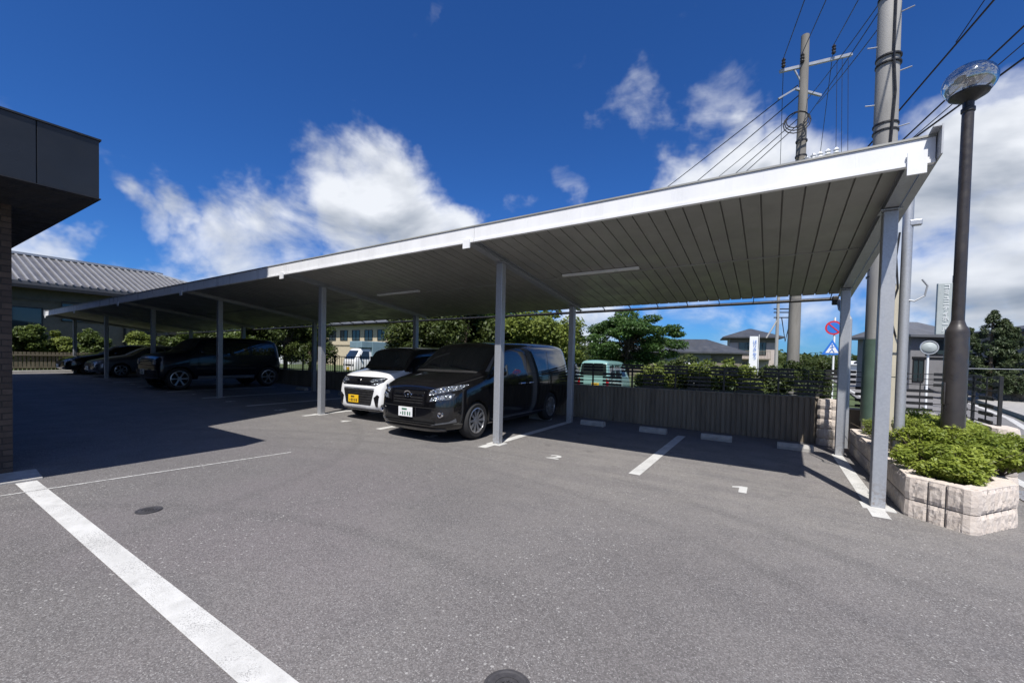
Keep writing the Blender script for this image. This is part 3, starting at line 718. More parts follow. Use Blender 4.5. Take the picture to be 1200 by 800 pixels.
for i, (a, b, r_) in enumerate([((935, 100), (600, 345), .014), ((936, 112), (640, 345), .014), ((938, 128), (655, 345), .010), ((940, 135), (680, 345), .012), ((941, 141), (700, 340), .012)]):
    p_ = atD(*a, 14); q = atD(*b, 60)
    wire(p_, q, .6, r_*1.2, '%s of five lines running down left from the slim pole over the white fascia' % ['topmost', 'second', 'third', 'fourth', 'lowest'][i])
WR = [((1165, 0), 6.5, (1000, 192), 9.5, .016, 'thick lashed cable passing high from the top right corner behind the thick pole'),
      ((1222, 10), 6.5, (1056, 166), 8.6, .015, 'cable passing just above the lamp globe towards the thick pole'),
      ((1222, 32), 6.6, (1060, 170), 8.6, .009, 'thin wire between the two cables behind the lamp globe'),
      ((1222, 52), 6.6, (1058, 172), 8.6, .017, 'thick cable passing just below the lamp globe')]
for (a, da, b, db, r_, l) in WR: wire(atD(*b, db)+(atD(*a, da)-atD(*b, db))*5, atD(*b, db)+(atD(*b, db)-atD(*a, da))*1.2, .0, r_, l, n=4)
wire(atD(1120, 50, 6.9)+(atD(1154, 0, 6.5)-atD(1120, 50, 6.9))*6, atD(1120, 50, 6.9), .0, .008, 'thin wire wound beside the thick cable in the top right corner')
for i, (a, b) in enumerate([((1030, 5), (945, 118)), ((1030, 14), (940, 145)), ((1032, 30), (958, 122))]):
    wire(atD(*a, 8.6), atD(*b, 14), .05, .011, '%s of three cables slung between the thick and the slim pole' % ['upper', 'middle', 'lower'][i])

# ------------------------------------------------------------------ road signs, banner, mirror, bollard
def pole_at(o, p, z0, z1, r_, m='sign_white'): MB().tube([(p.x, p.y, z0), (p.x, p.y, z1)], r_, 10).build('pole', M[m], o)
s = atD(977, 384, 14); o = thing('road_sign', (s.x, s.y, 0), 'round no-parking sign above a blue crossing sign behind the rear right carport post', 'road sign')
yaw = Matrix.Rotation(YAW, 3, 'Z')
pole_at(o, Vector((s.x+.03, s.y+.05, 0)), -.03, s.z+.35, .03)
MB().lathe([(.001, 0), (.235, 0), (.235, .012), (.001, .012)], s, axis='y', n=36).build('no_parking_disc', M['ink_red'], o)
MB().lathe([(.001, -.004), (.225, -.004), (.225, .0), (.001, .0)], s, axis='y', n=36).bar(s, s, 0, 0).build('disc_field', M['ink_blue'], o) if False else MB().lathe([(.001, -.004), (.18, -.004), (.18, .0)], s, axis='y', n=36).build('disc_field', M['ink_blue'], o)
MB().bar(s+Vector((-.13, -.008, .13)), s+Vector((.13, -.008, -.13)), .04, .006, up=(0, 1, 0)).build('disc_slash', M['ink_red'], o)
c = s+Vector((-.02, 0, -.66)); tri = [(c.x-.29, c.z-.24), (c.x+.29, c.z-.24), (c.x, c.z+.27)]
MB().prism(tri, c.y, c.y+.012).build('crossing_sign', M['ink_blue'], o)
tri2 = [(c.x-.18, c.z-.18), (c.x+.18, c.z-.18), (c.x, c.z+.15)]
MB().prism(tri2, c.y-.004, c.y-.001).build('crossing_sign_field', M['sign_white'], o)
k = MB(); yy = c.y-.010
for a, b in [((0, .06), (.0, -.06)), ((0, -.06), (-.07, -.16)), ((0, -.06), (.06, -.16)), ((-.06, .0), (.06, .02))]:
    k.bar((c.x+a[0], yy, c.z+a[1]), (c.x+b[0], yy, c.z+b[1]), .022, .004, up=(0, 1, 0))
k.lathe([(.001, 0), (.024, 0), (.024, .004)], (c.x, yy-.002, c.z+.09), axis='y', n=12); k.build('walker_symbol', M['ink_blue'], o)

s = atD(1107, 362, 16); o = thing('vertical_sign', (s.x, s.y, 0), 'tall pale vertical sign board with white characters left of the lamp post', 'sign')
h = atD(1107, 332, 16).z-atD(1107, 392, 16).z; w_ = .50
rot = Matrix.Rotation(YAW*.3, 3, 'Z')
MB().box(s, (w_, .12, h), rot=rot, bev=.02).build('panel', M['sign_grey'], o)
text('lettering', 'コミュニティホール', .215, M['sign_white'], o, s-wloc(o)+Vector((.02, -.085, .02)), (R(90), 0, YAW*.3), vertical=True, width=1.0)
q = atD(1117, 362, 16.1)
MB().tube([(q.x, q.y, -.1), (q.x, q.y, s.z+1.3)], .06, 12).build('pole', M['lamp_brown'], o)
MB().bar((s.x, s.y, s.z+.7), (q.x, q.y, s.z+.7), .05, .05).bar((s.x, s.y, s.z-.7), (q.x, q.y, s.z-.7), .05, .05).build('bracket', M['galv'], o)

s = atD(1089, 407, 14); o = thing('traffic_mirror', (s.x, s.y, 0), 'oval traffic mirror on a thin white post left of the lamp post', 'traffic mirror')
b2 = atD(1085, 470, 14); MB().tube([(b2.x, b2.y, -.05), (s.x, s.y+.1, s.z)], .032, 10).build('post', M['sign_white'], o)
MB().lathe([(.001, -.05), (.12, -.03), (.18, .0), (.20, .02), (.001, .04)], s, axis='y', n=28, rot=Matrix.Scale(1.15, 3, Vector((1, 0, 0)))).build('mirror', M['sign_grey'], o, smooth=True)
MB().lathe([(.205, -.02), (.235, -.02), (.235, .05), (.205, .06)], s, axis='y', n=28).build('hood', M['galv'], o)

s = atD(883, 412, 34); o = thing('banner_flag', (s.x, s.y, 0), 'tall white banner with blue lettering in front of the two-storey house', 'banner')
zt_, zb_ = atD(883, 389+2, 34).z, atD(883, 436, 34).z
zt_ = atD(883, 394, 34).z
MB().box((s.x, s.y, (zt_+zb_)/2), (.62, .02, zt_-zb_), rot=Matrix.Rotation(YAW*.6, 3, 'Z')).build('cloth', M['sign_white'], o)
MB().tube([(s.x+.36, s.y+.1, -.1), (s.x+.36, s.y+.1, zt_+.15)], .025, 6).build('pole', M['sign_white'], o)
text('lettering', 'はりきゅう', .34, M['ink_blue'], o, Vector((.08, -.04, (zt_+zb_)/2+.35)), (R(90), 0, YAW*.6), vertical=True)

s = atZ(1181, 487, .06); s = atD(1187, 470, 19.5); o = thing('bollard', (s.x, s.y, 0), 'short black bollard in front of the stone wall at the right edge', 'bollard')
MB().lathe([(.10, .0), (.10, .72), (.11, .73), (.11, .78), (.10, .79), (.09, .86), (.001, .87)], (s.x, s.y, 0), n=18).build('body', M['black_steel'], o, smooth=True)
# white guard rail along the road
o = thing('guard_pipe', (5.5, 17, 0), 'thin pale handrail pipe crossing behind the fence at the right edge', 'handrail')
g0, g1 = atD(1128, 431.5, 15), atD(1215, 433, 15)
MB().tube([g0, g1], .011, 8).build('rail', M['galv'], o)
for x_ in (.9,): q = g0.lerp(g1, x_); MB().tube([(q.x, q.y, -.1), q], .022, 8).build('post', M['galv'], o)

# ------------------------------------------------------------------ buildings
def windowp(o, c, w_, h_, rot, m='glass_clear', fr='black_steel', bars=1):
    k = MB(); f = .045
    T = lambda x, y, z: Vector(c)+rot @ Vector((x, y, z))
    for x0, x1, z0, z1 in [(-w_/2, w_/2, h_/2-f, h_/2), (-w_/2, w_/2, -h_/2, -h_/2+f), (-w_/2, -w_/2+f, -h_/2, h_/2), (w_/2-f, w_/2, -h_/2, h_/2)]+[(-w_/2+w_*(i+1)/(bars+1)-.02, -w_/2+w_*(i+1)/(bars+1)+.02, -h_/2, h_/2) for i in range(bars)]:
        k.box(T((x0+x1)/2, -.02, (z0+z1)/2), (x1-x0, .06, z1-z0), rot=rot)
    w = k.build('window', M[fr], o)
    MB().box(T(0, .0, 0), (w_-.02, .02, h_-.02), rot=rot).build('pane', M[m], w); return w
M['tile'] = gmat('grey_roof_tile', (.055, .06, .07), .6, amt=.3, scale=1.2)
M['tile_pale'] = gmat('grey_slate_roof', (.11, .115, .125), .6, amt=.25, scale=1)  # paler grey roof colour
def ribroof(t, b):
    p = t.geo(); y = t.sep(p)[1]
    t.put(b.inputs['Base Color'], t.ramp(t.noise(p, 1, 4), [(.3, (.085, .085, .09)), (.7, (.14, .14, .145))]))
M['tile_rib'] = gmat('roof_rib_metal', (.26, .26, .265), .5, amt=.15)
M['ribroof'] = mat('ribbed_metal_roof', (.4, .4, .4), .45, .2, fn=ribroof)
M['wall_dark'] = gmat('dark_render', (.19, .17, .13), .8, amt=.15)
M['wall_cream'] = gmat('cream_render', (.50, .43, .31), .8, amt=.12)
M['wall_pink'] = gmat('pinkish_render', (.48, .42, .38), .8, amt=.1)
M['wall_grey'] = gmat('grey_render', (.20, .20, .21), .8, amt=.12)
M['wall_white'] = gmat('white_render', (.62, .64, .66), .8, amt=.1)
M['timber'] = gmat('timber_fence', (.16, .14, .10), .8, amt=.3, scale=3)
def hiproof(k, cx, cy, w, d, z0, z1, ov, rot, ridge=.0):
    T = lambda x, y, z: Vector((cx, cy, 0))+rot @ Vector((x, y, 0))+Vector((0, 0, z))
    a, b = w/2+ov, d/2+ov; r_ = ridge/2
    vs = [T(-a, -b, z0), T(a, -b, z0), T(a, b, z0), T(-a, b, z0), T(-r_, 0, z1), T(r_, 0, z1), T(-a, -b, z0-.14), T(a, -b, z0-.14), T(a, b, z0-.14), T(-a, b, z0-.14)]
    k.add(vs, [[0, 1, 5, 4], [1, 2, 5], [2, 3, 4, 5], [3, 0, 4], [0, 6, 7, 1], [1, 7, 8, 2], [2, 8, 9, 3], [3, 9, 6, 0], [6, 9, 8, 7]])
    return k
def house(name, px, dist, w, d, zb, ze, zr, rot_a, wm, rm, label, wins=(), ov=.5, ridge=None, mid=None):
    c = atD(*px, dist); rot = Matrix.Rotation(rot_a, 3, 'Z'); o = thing(name, (c.x, c.y, zb), label, 'house')
    ctr = Vector((c.x, c.y, 0))+rot @ Vector((0, d/2, 0))
    MB().box((ctr.x, ctr.y, (zb+ze)/2), (w, d, ze-zb), rot=rot).build('wall', M[wm], o)
    hiproof(MB(), ctr.x, ctr.y, w, d, ze+.14, zr, ov, rot, ridge if ridge is not None else max(0, w-d)).build('roof', M[rm], o)
    for (x_, z_, ww, hh) in wins:
        q = ctr+rot @ Vector((x_, -d/2-.01, 0)); windowp(o, (q.x, q.y, z_), ww, hh, rot)
    if mid: MB().box((ctr.x, ctr.y, mid), (w+.08, d+.08, .16), rot=rot).build('band', M['timber'], o)
    return o, ctr, rot
# two-storey house with balcony and banner
h2, ctr, rot = house('two_storey_house', (880, 440), 48, 4.5, 5, -.55, 4.35, 5.6, YAW*.25, 'wall_pink', 'tile', 'two-storey house with grey hip roof and balcony beyond the green hedge', [(-.7, 3.2, 1.3, 1.6), (1.05, 3.2, .7, 1.5), (-.5, .9, 1.2, 1.2)], ov=.8, ridge=.3)
q = ctr+rot @ Vector((.1, -3.0, 0)); k = MB(); k.box((q.x, q.y, 1.95), (3.3, 1.0, .12), rot=rot)
for i in range(24): q2 = q+rot @ Vector((-1.6+i*.14, -.45, 0)); k.box((q2.x, q2.y, 2.4), (.03, .03, .8), rot=rot)
q2 = q+rot @ Vector((0, -.45, 0)); k.box((q2.x, q2.y, 2.85), (3.3, .06, .06), rot=rot); k.build('balcony', M['timber'], h2)
q = ctr+rot @ Vector((0, -2.54, 0)); MB().box((q.x, q.y, 4.1), (4.54, .06, .5), rot=rot).build('upper_band', M['wall_dark'], h2)
o, c_, r_ = house('long_low_house', (800, 440), 44, 11, 6, -.55, 2.4, 4.0, YAW*.4, 'wall_dark', 'tile', 'long low house with dark tiled roof left of the two-storey house', [(1, 1.2, 1.6, 1.2)], ov=.6)
house('low_hip_house', (805, 436), 39, 4, 4, -.55, 2.3, 3.7, YAW*.4, 'wall_grey', 'tile', 'small grey hip-roofed house half hidden by the spreading tree', [], ov=.6, ridge=.6)
house('small_white_house', (1000, 436), 75, 5, 5, -.55, 1.6, 2.3, YAW*.2, 'wall_white', 'wall_white', 'tiny pale-roofed house far down the road', [], ov=.6, ridge=2)
# cream two-storey building behind the kei truck
c, rotc = atD(360, 412, 46), Matrix.Rotation(R(-16), 3, 'Z')
o, ctr, rot = house('cream_apartment', (400, 440), 50, 26, 8, -.55, 4.9, 6.9, R(2), 'wall_cream', 'tile_pale', 'cream two-storey building with a row of upper windows behind the box truck', [(-8+i*2.1, 3.7, 1.3, 1.2) for i in range(9)], ov=.9, mid=2.5)
house('white_gabled_house', (320, 440), 50, 6, 6, -.55, 5.0, 7, R(10), 'wall_white', 'tile_pale', 'white house with grey roof behind the left bays', [(-1, 3.6, 1.4, 1.2), (1.4, 3.6, 1.0, 1.2)], ridge=1)
house('white_block_house', (292, 440), 52, 5.5, 6, -.55, 7.0, 7.5, R(12), 'wall_white', 'wall_white', 'pale blocky house showing above the roof of the boxy off-roader', [(-1.4, 4.6, 1.2, 1.2), (1.2, 4.6, 1.2, 1.2)], ridge=1)
house('pale_low_house', (215, 440), 60, 9, 7, -.55, 4.0, 5.5, R(20), 'wall_grey', 'tile_pale', 'greyish house glimpsed between the far left carport posts', [(-2, 2.8, 1.6, 1.2), (1.6, 2.8, 1.6, 1.2)])
# grey house on the right
o, ctr, rot = house('grey_house', (1094, 440), 26, 3.0, 4, -.55, 3.35, 4.5, YAW, 'wall_grey', 'tile_pale', 'grey house with dark roof behind the traffic mirror', [(.1, 2.75, 1.4, .9), (-1.0, 1.3, .7, 1.4)], ov=.5, ridge=1.5)
q = ctr+rot @ Vector((0, -2.03, 0)); MB().box((q.x, q.y, 2.1), (2.8, .05, .10), rot=rot).build('ledge', M['black_steel'], o)
o, ctr, rot = house('dark_house', (1372, 440), 17, 6, 6, -.55, 3.3, 4.1, YAW*.5, 'wall_grey', 'tile', 'dark house at the right edge of the picture', [(-2.2, 2.5, 1.0, .9)], ov=.4)
q = ctr+rot @ Vector((-1.2, -3.4, 0)); MB().box((q.x, q.y, 2.35), (3.4, .9, .08), rot=rot @ Matrix.Rotation(R(15), 3, 'X')).build('awning', M['tile_pale'], o)
def stonewall(t, b):
    p = t.geo(); v = t.vor(p, 4.5, 'DISTANCE_TO_EDGE'); n = t.noise(p, 12, 5, .6)
    c = t.ramp(n, [(.3, (.16, .155, .14)), (.7, (.34, .33, .30))]); t.put(b.inputs['Base Color'], t.mix(t.smooth(v, .06, .0), c, (.08, .08, .07)))
    t.put(b.inputs['Normal'], t.bump(t.smooth(v, 0, .12), .6, .03))
M['stone'] = mat('stone_wall', rough=.9, fn=stonewall)
a, b_ = atD(1150, 460, 21), atD(1260, 470, 17); o = thing('stone_wall', (a.x, a.y, 0), 'rough grey stone garden wall at the right edge across the road', 'wall')
MB().bar((a.x, a.y, .45), (b_.x, b_.y, .45), .3, 1.3).build('body', M['stone'], o)

# grey-roofed building on the far left
o = thing('grey_roofed_hall', (-37, 7, .3), 'single-storey hall with ribbed grey metal roof on the left', 'building')
XW = -34.0
MB().box2((-46, -6, .2), (XW-.0, 17, 4.75)).build('wall', M['wall_dark'], o)
ez, rzg = 4.95, 7.05
k = MB(); YA, YB = -6.5, 17.6; xe, xr = XW+.9, -38.6
ym = 12.2
vs = [(xe, YA, ez), (xe, YB, ez), (xr, ym, rzg), (xr, YA, rzg), (-44, YA, ez), (-44, YB, ez), (xe, YA, ez-.18), (xe, YB, ez-.18)]
k.add(vs, [[0, 1, 2, 3], [1, 5, 2], [3, 2, 5, 4], [0, 6, 7, 1]])
rf = k.build('roof', M['ribroof'], o)
k = MB()
for y_ in np.arange(YA+.2, YB-.2, .33):
    f = 1 if y_ <= ym else max(0, (YB-y_)/(YB-ym))
    k.bar((xe+.02, y_, ez+.03), (xe+(xr-xe)*f, y_, ez+(rzg-ez)*f+.03), .075, .09)
k.build('roof_ribs', M['tile_rib'], o)
k = MB().bar((xr, YA, rzg+.06), (xr, ym, rzg+.06), .4, .14).bar((xr, ym, rzg+.06), (xe, YB, ez+.08), .25, .12).bar((xr-.3, ym-.2, rzg+.15), (xr-.3, ym+.6, rzg+.10), .3, .1); k.build('ridge_cap', M['galv'], o)
MB().box2((xe-.02, YA, ez-.36), (xe+.08, YB, ez-.19)).build('gutter', M['black_steel'], o)
rotx = Matrix.Rotation(R(90), 3, 'Z')
for y_, z_, w_, h_, b in [(7.9, 3.55, 2.6, 1.1, 1), (5.15, 3.0, 1.5, 1.3, 0), (12.0, 3.4, 2.6, 1.2, 1), (15.2, 3.4, 1.8, 1.2, 1)]:
    windowp(o, (XW+.02, y_, z_), w_, h_, rotx, bars=b)
MB().box2((XW, -6, 3.98), (XW+.06, 17, 4.10)).build('band', M['timber'], o)
MB().box2((XW, 9.6, .3), (XW+.08, 10.9, 2.7)).build('door', M['black_steel'], o)
MB().tube([(XW+.1, 9.3, 4.6), (XW+.1, 9.3, .3)], .06, 8).build('downpipe', M['black_steel'], o)
o = thing('timber_fence', (-30.3, 3, .3), 'weathered upright-board fence at the far left end of the lot', 'fence')
k = MB()
for y_ in np.arange(-6, 9.8, .135): k.box((-30.3, y_, .80+random.random()*.01), (.03, .10, .95))
k.build('boards', M['timber'], o)
MB().box2((-30.27, -6, .5), (-30.22, 9.8, .57)).box2((-30.27, -6, 1.1), (-30.22, 9.8, 1.17)).build('rail', M['timber'], o)

# ------------------------------------------------------------------ foreground building at the left edge
o = thing('entrance_building', (-10, -2, 0), 'dark brick building with a black panelled canopy at the left edge', 'building')
MB().box2((-26, -12, -.1), (-7.42, 1.05, 3.24)).build('brick_wall', M['brick'], o)
XF, YF, ZB, ZT = -6.22, 1.50, 3.15, 3.78
k = MB().box2((-7.6+.0, -11.9, ZB+.012), (XF-.02, YF-.02, ZT-.004)); k.build('canopy', M['soffit'], o)
MB().box2((-12, 1.06, ZB+.012), (-7.61, YF-.02, ZT-.004)).build('canopy_return', M['soffit'], o)
k = MB()
ys = [YF]
while ys[-1] > -11: ys.append(ys[-1]-.455)
for a, b in zip(ys[:-1], ys[1:]): k.box2((XF-.02, b+.004, ZB), (XF, a-.004, ZT-.02), bev=.003)
k.build('fascia_panel', M['dark_metal'], o)
MB().box2((-12, YF-.02, ZB+.001), (XF-.021, YF, ZT-.02)).build('fascia_return', M['dark_metal'], o)
MB().box2((-12, -11.9, ZT-.018), (XF+.012, YF+.012, ZT)).build('cap_flashing', M['black_steel'], o)
MB().box2((-12, -11.9, ZB-.01), (XF+.01, YF+.01, ZB-.001)).build('soffit', M['soffit'], o)
MB().box2((-26, -12, 3.25), (-7.9, .55, 11.6)).build('upper_storey', M['brick'], o)
MB().box2((-26.1, -12.1, 11.61), (-7.8, .62, 11.8)).build('parapet', M['dark_metal'], o)
ws = [(-24+i*3.2, 6.2) for i in range(5)]
for (x_, z_) in ws: windowp(o, (x_, .56, z_), 1.6, 1.4, Matrix.Rotation(R(180), 3, 'Z'))

# ------------------------------------------------------------------ trees and shrubs
def atg(px, d, z=.1): q = atD(*px, d); return (q.x, q.y, z)
b = atD(735, 430, 22.8)
o = tree('spreading_tree', (b.x, b.y, -.36), 4.6, (b.x-.1, b.y, 2.55), (2.8, 1.9, 1.5), 66, .52, 560, .14, M['leaf_tree'], 'spreading light green tree with layered branches above the mint green van', trunk_r=.13, seed=4, layers=True)
TR = [(505, 16.5, 2.1, 1.7, 'leaf_dark', 'dense dark tree seen through the windscreen line above the white kei car'), (545, 15.5, 2.3, 1.7, 'leaf_dark', 'dense tree directly above the roof of the black minivan, left of the front post'),
      (590, 16.5, 2.3, 1.8, 'leaf_tree', 'leafy tree behind the front carport post at the black minivan'), (630, 15.0, 2.2, 1.5, 'leaf_shrub', 'yellow-green tree behind the rear end of the black minivan'),
      (655, 21.5, 2.0, 1.5, 'leaf_dark', 'dark tree behind the rear carport post, left of the spreading tree'), (565, 20.5, 2.8, 2.2, 'leaf_dark', 'taller dark tree at the back of the row behind the black minivan')]
for i, (px, d, h_, r_, m, l) in enumerate(TR):
    c = atD(px, 425, d); tree('garden_tree', (c.x, c.y, vz(c.x)-.02), 4, (c.x, c.y, h_), (r_, r_*.8, 1.35), 34, .52, 520, .13, M[m], l, group='trees behind the retaining wall', trunk_r=.1, seed=20+i)
for i, (px, d, h_, r_, m, l) in enumerate([(335, 20, 2.4, 1.9, 'leaf_dark', 'dark drooping tree behind the rear of the boxy off-roader'), (300, 24, 2.3, 1.7, 'leaf_vine', 'yellow-green tree above the boxy off-roader'), (362, 24, 1.9, 1.4, 'leaf_dark', 'shady tree left of the box truck'), (225, 28, 2.2, 2.0, 'leaf_dark', 'dark tree between the far left posts')]):
    c = atD(px, 425, d); tree('garden_tree', (c.x, c.y, vz(c.x)-.02), 4, (c.x, c.y, h_), (r_, r_*.8, 1.2), 26, .5, 420, .15, M[m], l, group='trees behind the retaining wall', trunk_r=.1, seed=40+i)
SH = [(762, 11.6, 1.0, .50, 'leaf_shrub', 'low shrub behind the fence at the left end of the hedge'), (800, 12.2, 1.05, .6, 'leaf_dark', 'dark shrub below the low hip-roofed house'), (828, 11.2, 1.12, .62, 'leaf_shrub', 'bright upright shrub left of the two-storey house'),
      (858, 11.3, 1.08, .6, 'leaf_shrub', 'yellow-green shrub in front of the two-storey house'), (893, 11.6, 1.0, .55, 'leaf_dark', 'shrub at the foot of the white banner'), (925, 11.4, 1.1, .62, 'leaf_dark', 'dark shrub left of the slim utility pole'),
      (786, 15.5, .95, .8, 'leaf_vine', 'shrub farther back under the spreading tree'), (955, 13.8, .9, .45, 'leaf_dark', 'small dark shrub right of the slim utility pole')]
for i, (px, d, h_, r_, m, l) in enumerate(SH):
    c = atD(px, 432, d*.86); bush('hedge_shrub', (c.x, max(c.y, 10.9), h_-.08), (r_*.82, r_*.55, .62), 20, .19, 300, .075, M[m], l, group='shrubs behind the slat fence', seed=60+i)
# conifer on the right
c = atD(1160, 440, 19.5); o = thing('conifer', (c.x, c.y, -.1), 'bushy dark conifer with feathery tip right of the lamp post', 'tree'); rn = np.random.RandomState(5); cl = []
for (dx, top, rr) in [(0, 4.1, .75), (-.75, 3.3, .75), (.75, 3.3, .75), (.4, 3.7, .6)]:
    for i in range(22):
        f = i/21; z = .5+(top-.5)*f; r_ = rr*(1-f)**.6+.08
        for _ in range(3):
            a = rn.rand()*6.28; cl.append(((c.x+dx+math.cos(a)*r_*.7, c.y+math.sin(a)*r_*.7, z), (.28*(1-f*.6), .28*(1-f*.6), .14), 130))
leaves('crown', cl, .12, M['leaf_conifer'], o, flat=.2, seed=9, asp=.3)
MB().tube([(c.x, c.y, -.1), (c.x, c.y, 4.1)], [.12, .02], 8).build('trunk', M['bark'], o)
# vines / hedge against the far left hall
for i, (y_, z_, l) in enumerate([(4.9, 2.1, 'leafy vine bush on the far left fence next to the brick wall'), (6.0, 1.95, 'vine bush on the far left fence below the hall window'), (7.3, 2.1, 'vine bush right of the hall window, behind the far carport post'), (9.4, 2.2, 'overgrown shrub behind the far dark saloon'), (11.6, 2.3, 'overgrown shrub between the second and third far posts'), (14.0, 2.2, 'shrub at the right end of the grey-roofed hall')]):
    bush('vine_bush', (-31.4, y_, z_-.45), (.4, .62, .85), 26, .28, 330, .13, M['leaf_vine'] if i % 2 == 0 else M['leaf_shrub'], l, group='climbers by the grey-roofed hall', seed=80+i)
# far wooded skyline as one mass
cl = []; rn = np.random.RandomState(77)
for i in range(260):
    px = rn.uniform(700, 1230); d = rn.uniform(110, 190); q = atD(px, 430, d); cl.append(((q.x, q.y, rn.uniform(0, 3.5)), (5, 5, 2.2), 130))
for i in range(150):
    px = rn.uniform(-80, 700); d = rn.uniform(80, 130); q = atD(px, 425, d); cl.append(((q.x, q.y, rn.uniform(0, 2.5)), (5, 5, 2.4), 130))
o = stuff(leaves('far_woodland', cl, 1.5, M['leaf_dark'], None, seed=3)); o['label'] = 'distant line of green trees along the horizon'; o['category'] = 'woodland'
for i, (px, d, h_, r_, l) in enumerate([(965, 42, 1.3, 1.5, 'small tree beside the far road, right of the slim pole'), (1035, 34, 1.2, 1.0, 'dark garden tree seen between the carport posts on the right'), (940, 60, 1.6, 2.4, 'rounded tree far behind the slim utility pole')]):
    c = atD(px, 430, d); tree('roadside_tree', (c.x, c.y, -.1), 3, (c.x, c.y, h_), (r_, r_, 1.0), 18, .5, 260, .2, M['leaf_dark'], l, group='trees down the road', trunk_r=.1, seed=100+i)
o = thing('roadside_hut', (9.5, 40, 0), 'small dark-roofed hut by the far end of the road', 'hut')
c = atD(1032, 424, 38); MB().box((c.x, c.y, .8), (2.6, 2.5, 1.8)).build('wall', M['wall_white'], o); hiproof(MB(), c.x, c.y, 2.6, 2.5, 1.8, 2.9, .4, Matrix.Identity(3), .4).build('roof', M['tile'], o)

#CARS_BEGIN
# ------------------------------------------------------------------ vehicles
def loft(st, half=None):
    """st rows: y, z bottom, z belt, z top, half widths: bottom, middle, belt, top"""
    rings = []
    for (y, zb, zs, zt, wb, wm, ws, wt) in st:
        zm = zb+(zs-zb)*.48; cr_ = min(.03, (zt-zb)*.05)
        h = [(0, zb), (wb*.8, zb), (wb, zb+.05), (wm*.985, zb+(zm-zb)*.45), (wm, zm), ((wm+ws)/2+.004, (zm+zs)/2+.02), (ws, zs), (ws*.55+wt*.45, zs+(zt-zs)*.42), (wt+(ws-wt)*.12, zs+(zt-zs)*.80), (wt*.95, zt-.018), (wt*.80, zt), (wt*.4, zt+cr_), (0, zt+cr_*1.2)]
        rings.append([(x, y, z) for x, z in h]+[(-x, y, z) for x, z in h[-2:0:-1]])
    n = len(rings[0]); hn = 13; vs = [p for r_ in rings for p in r_]; fs = []
    for i in range(len(rings)-1):
        for k in range(n): fs.append([i*n+k, i*n+(k+1) % n, (i+1)*n+(k+1) % n, (i+1)*n+k])
    for b in (0, (len(rings)-1)*n):
        for k in range(hn-1):
            a_, c_ = k, k+1; a2, c2 = (n-k) % n, n-k-1
            f = [a_, c_, c2, a2]; f2 = []
            for q in f:
                if q not in f2: f2.append(q)
            fs.append([b+q for q in f2])
    return vs, fs
def evalmesh(me, mods):
    o = bpy.data.objects.new('tmp', me); COL.objects.link(o)
    for ty, kw in mods:
        m_ = o.modifiers.new('m', ty)
        for k_, v in kw.items(): setattr(m_, k_, v)
    dg = bpy.context.evaluated_depsgraph_get(); dg.update()
    r_ = bpy.data.meshes.new_from_object(o.evaluated_get(dg)); bpy.data.objects.remove(o); return r_
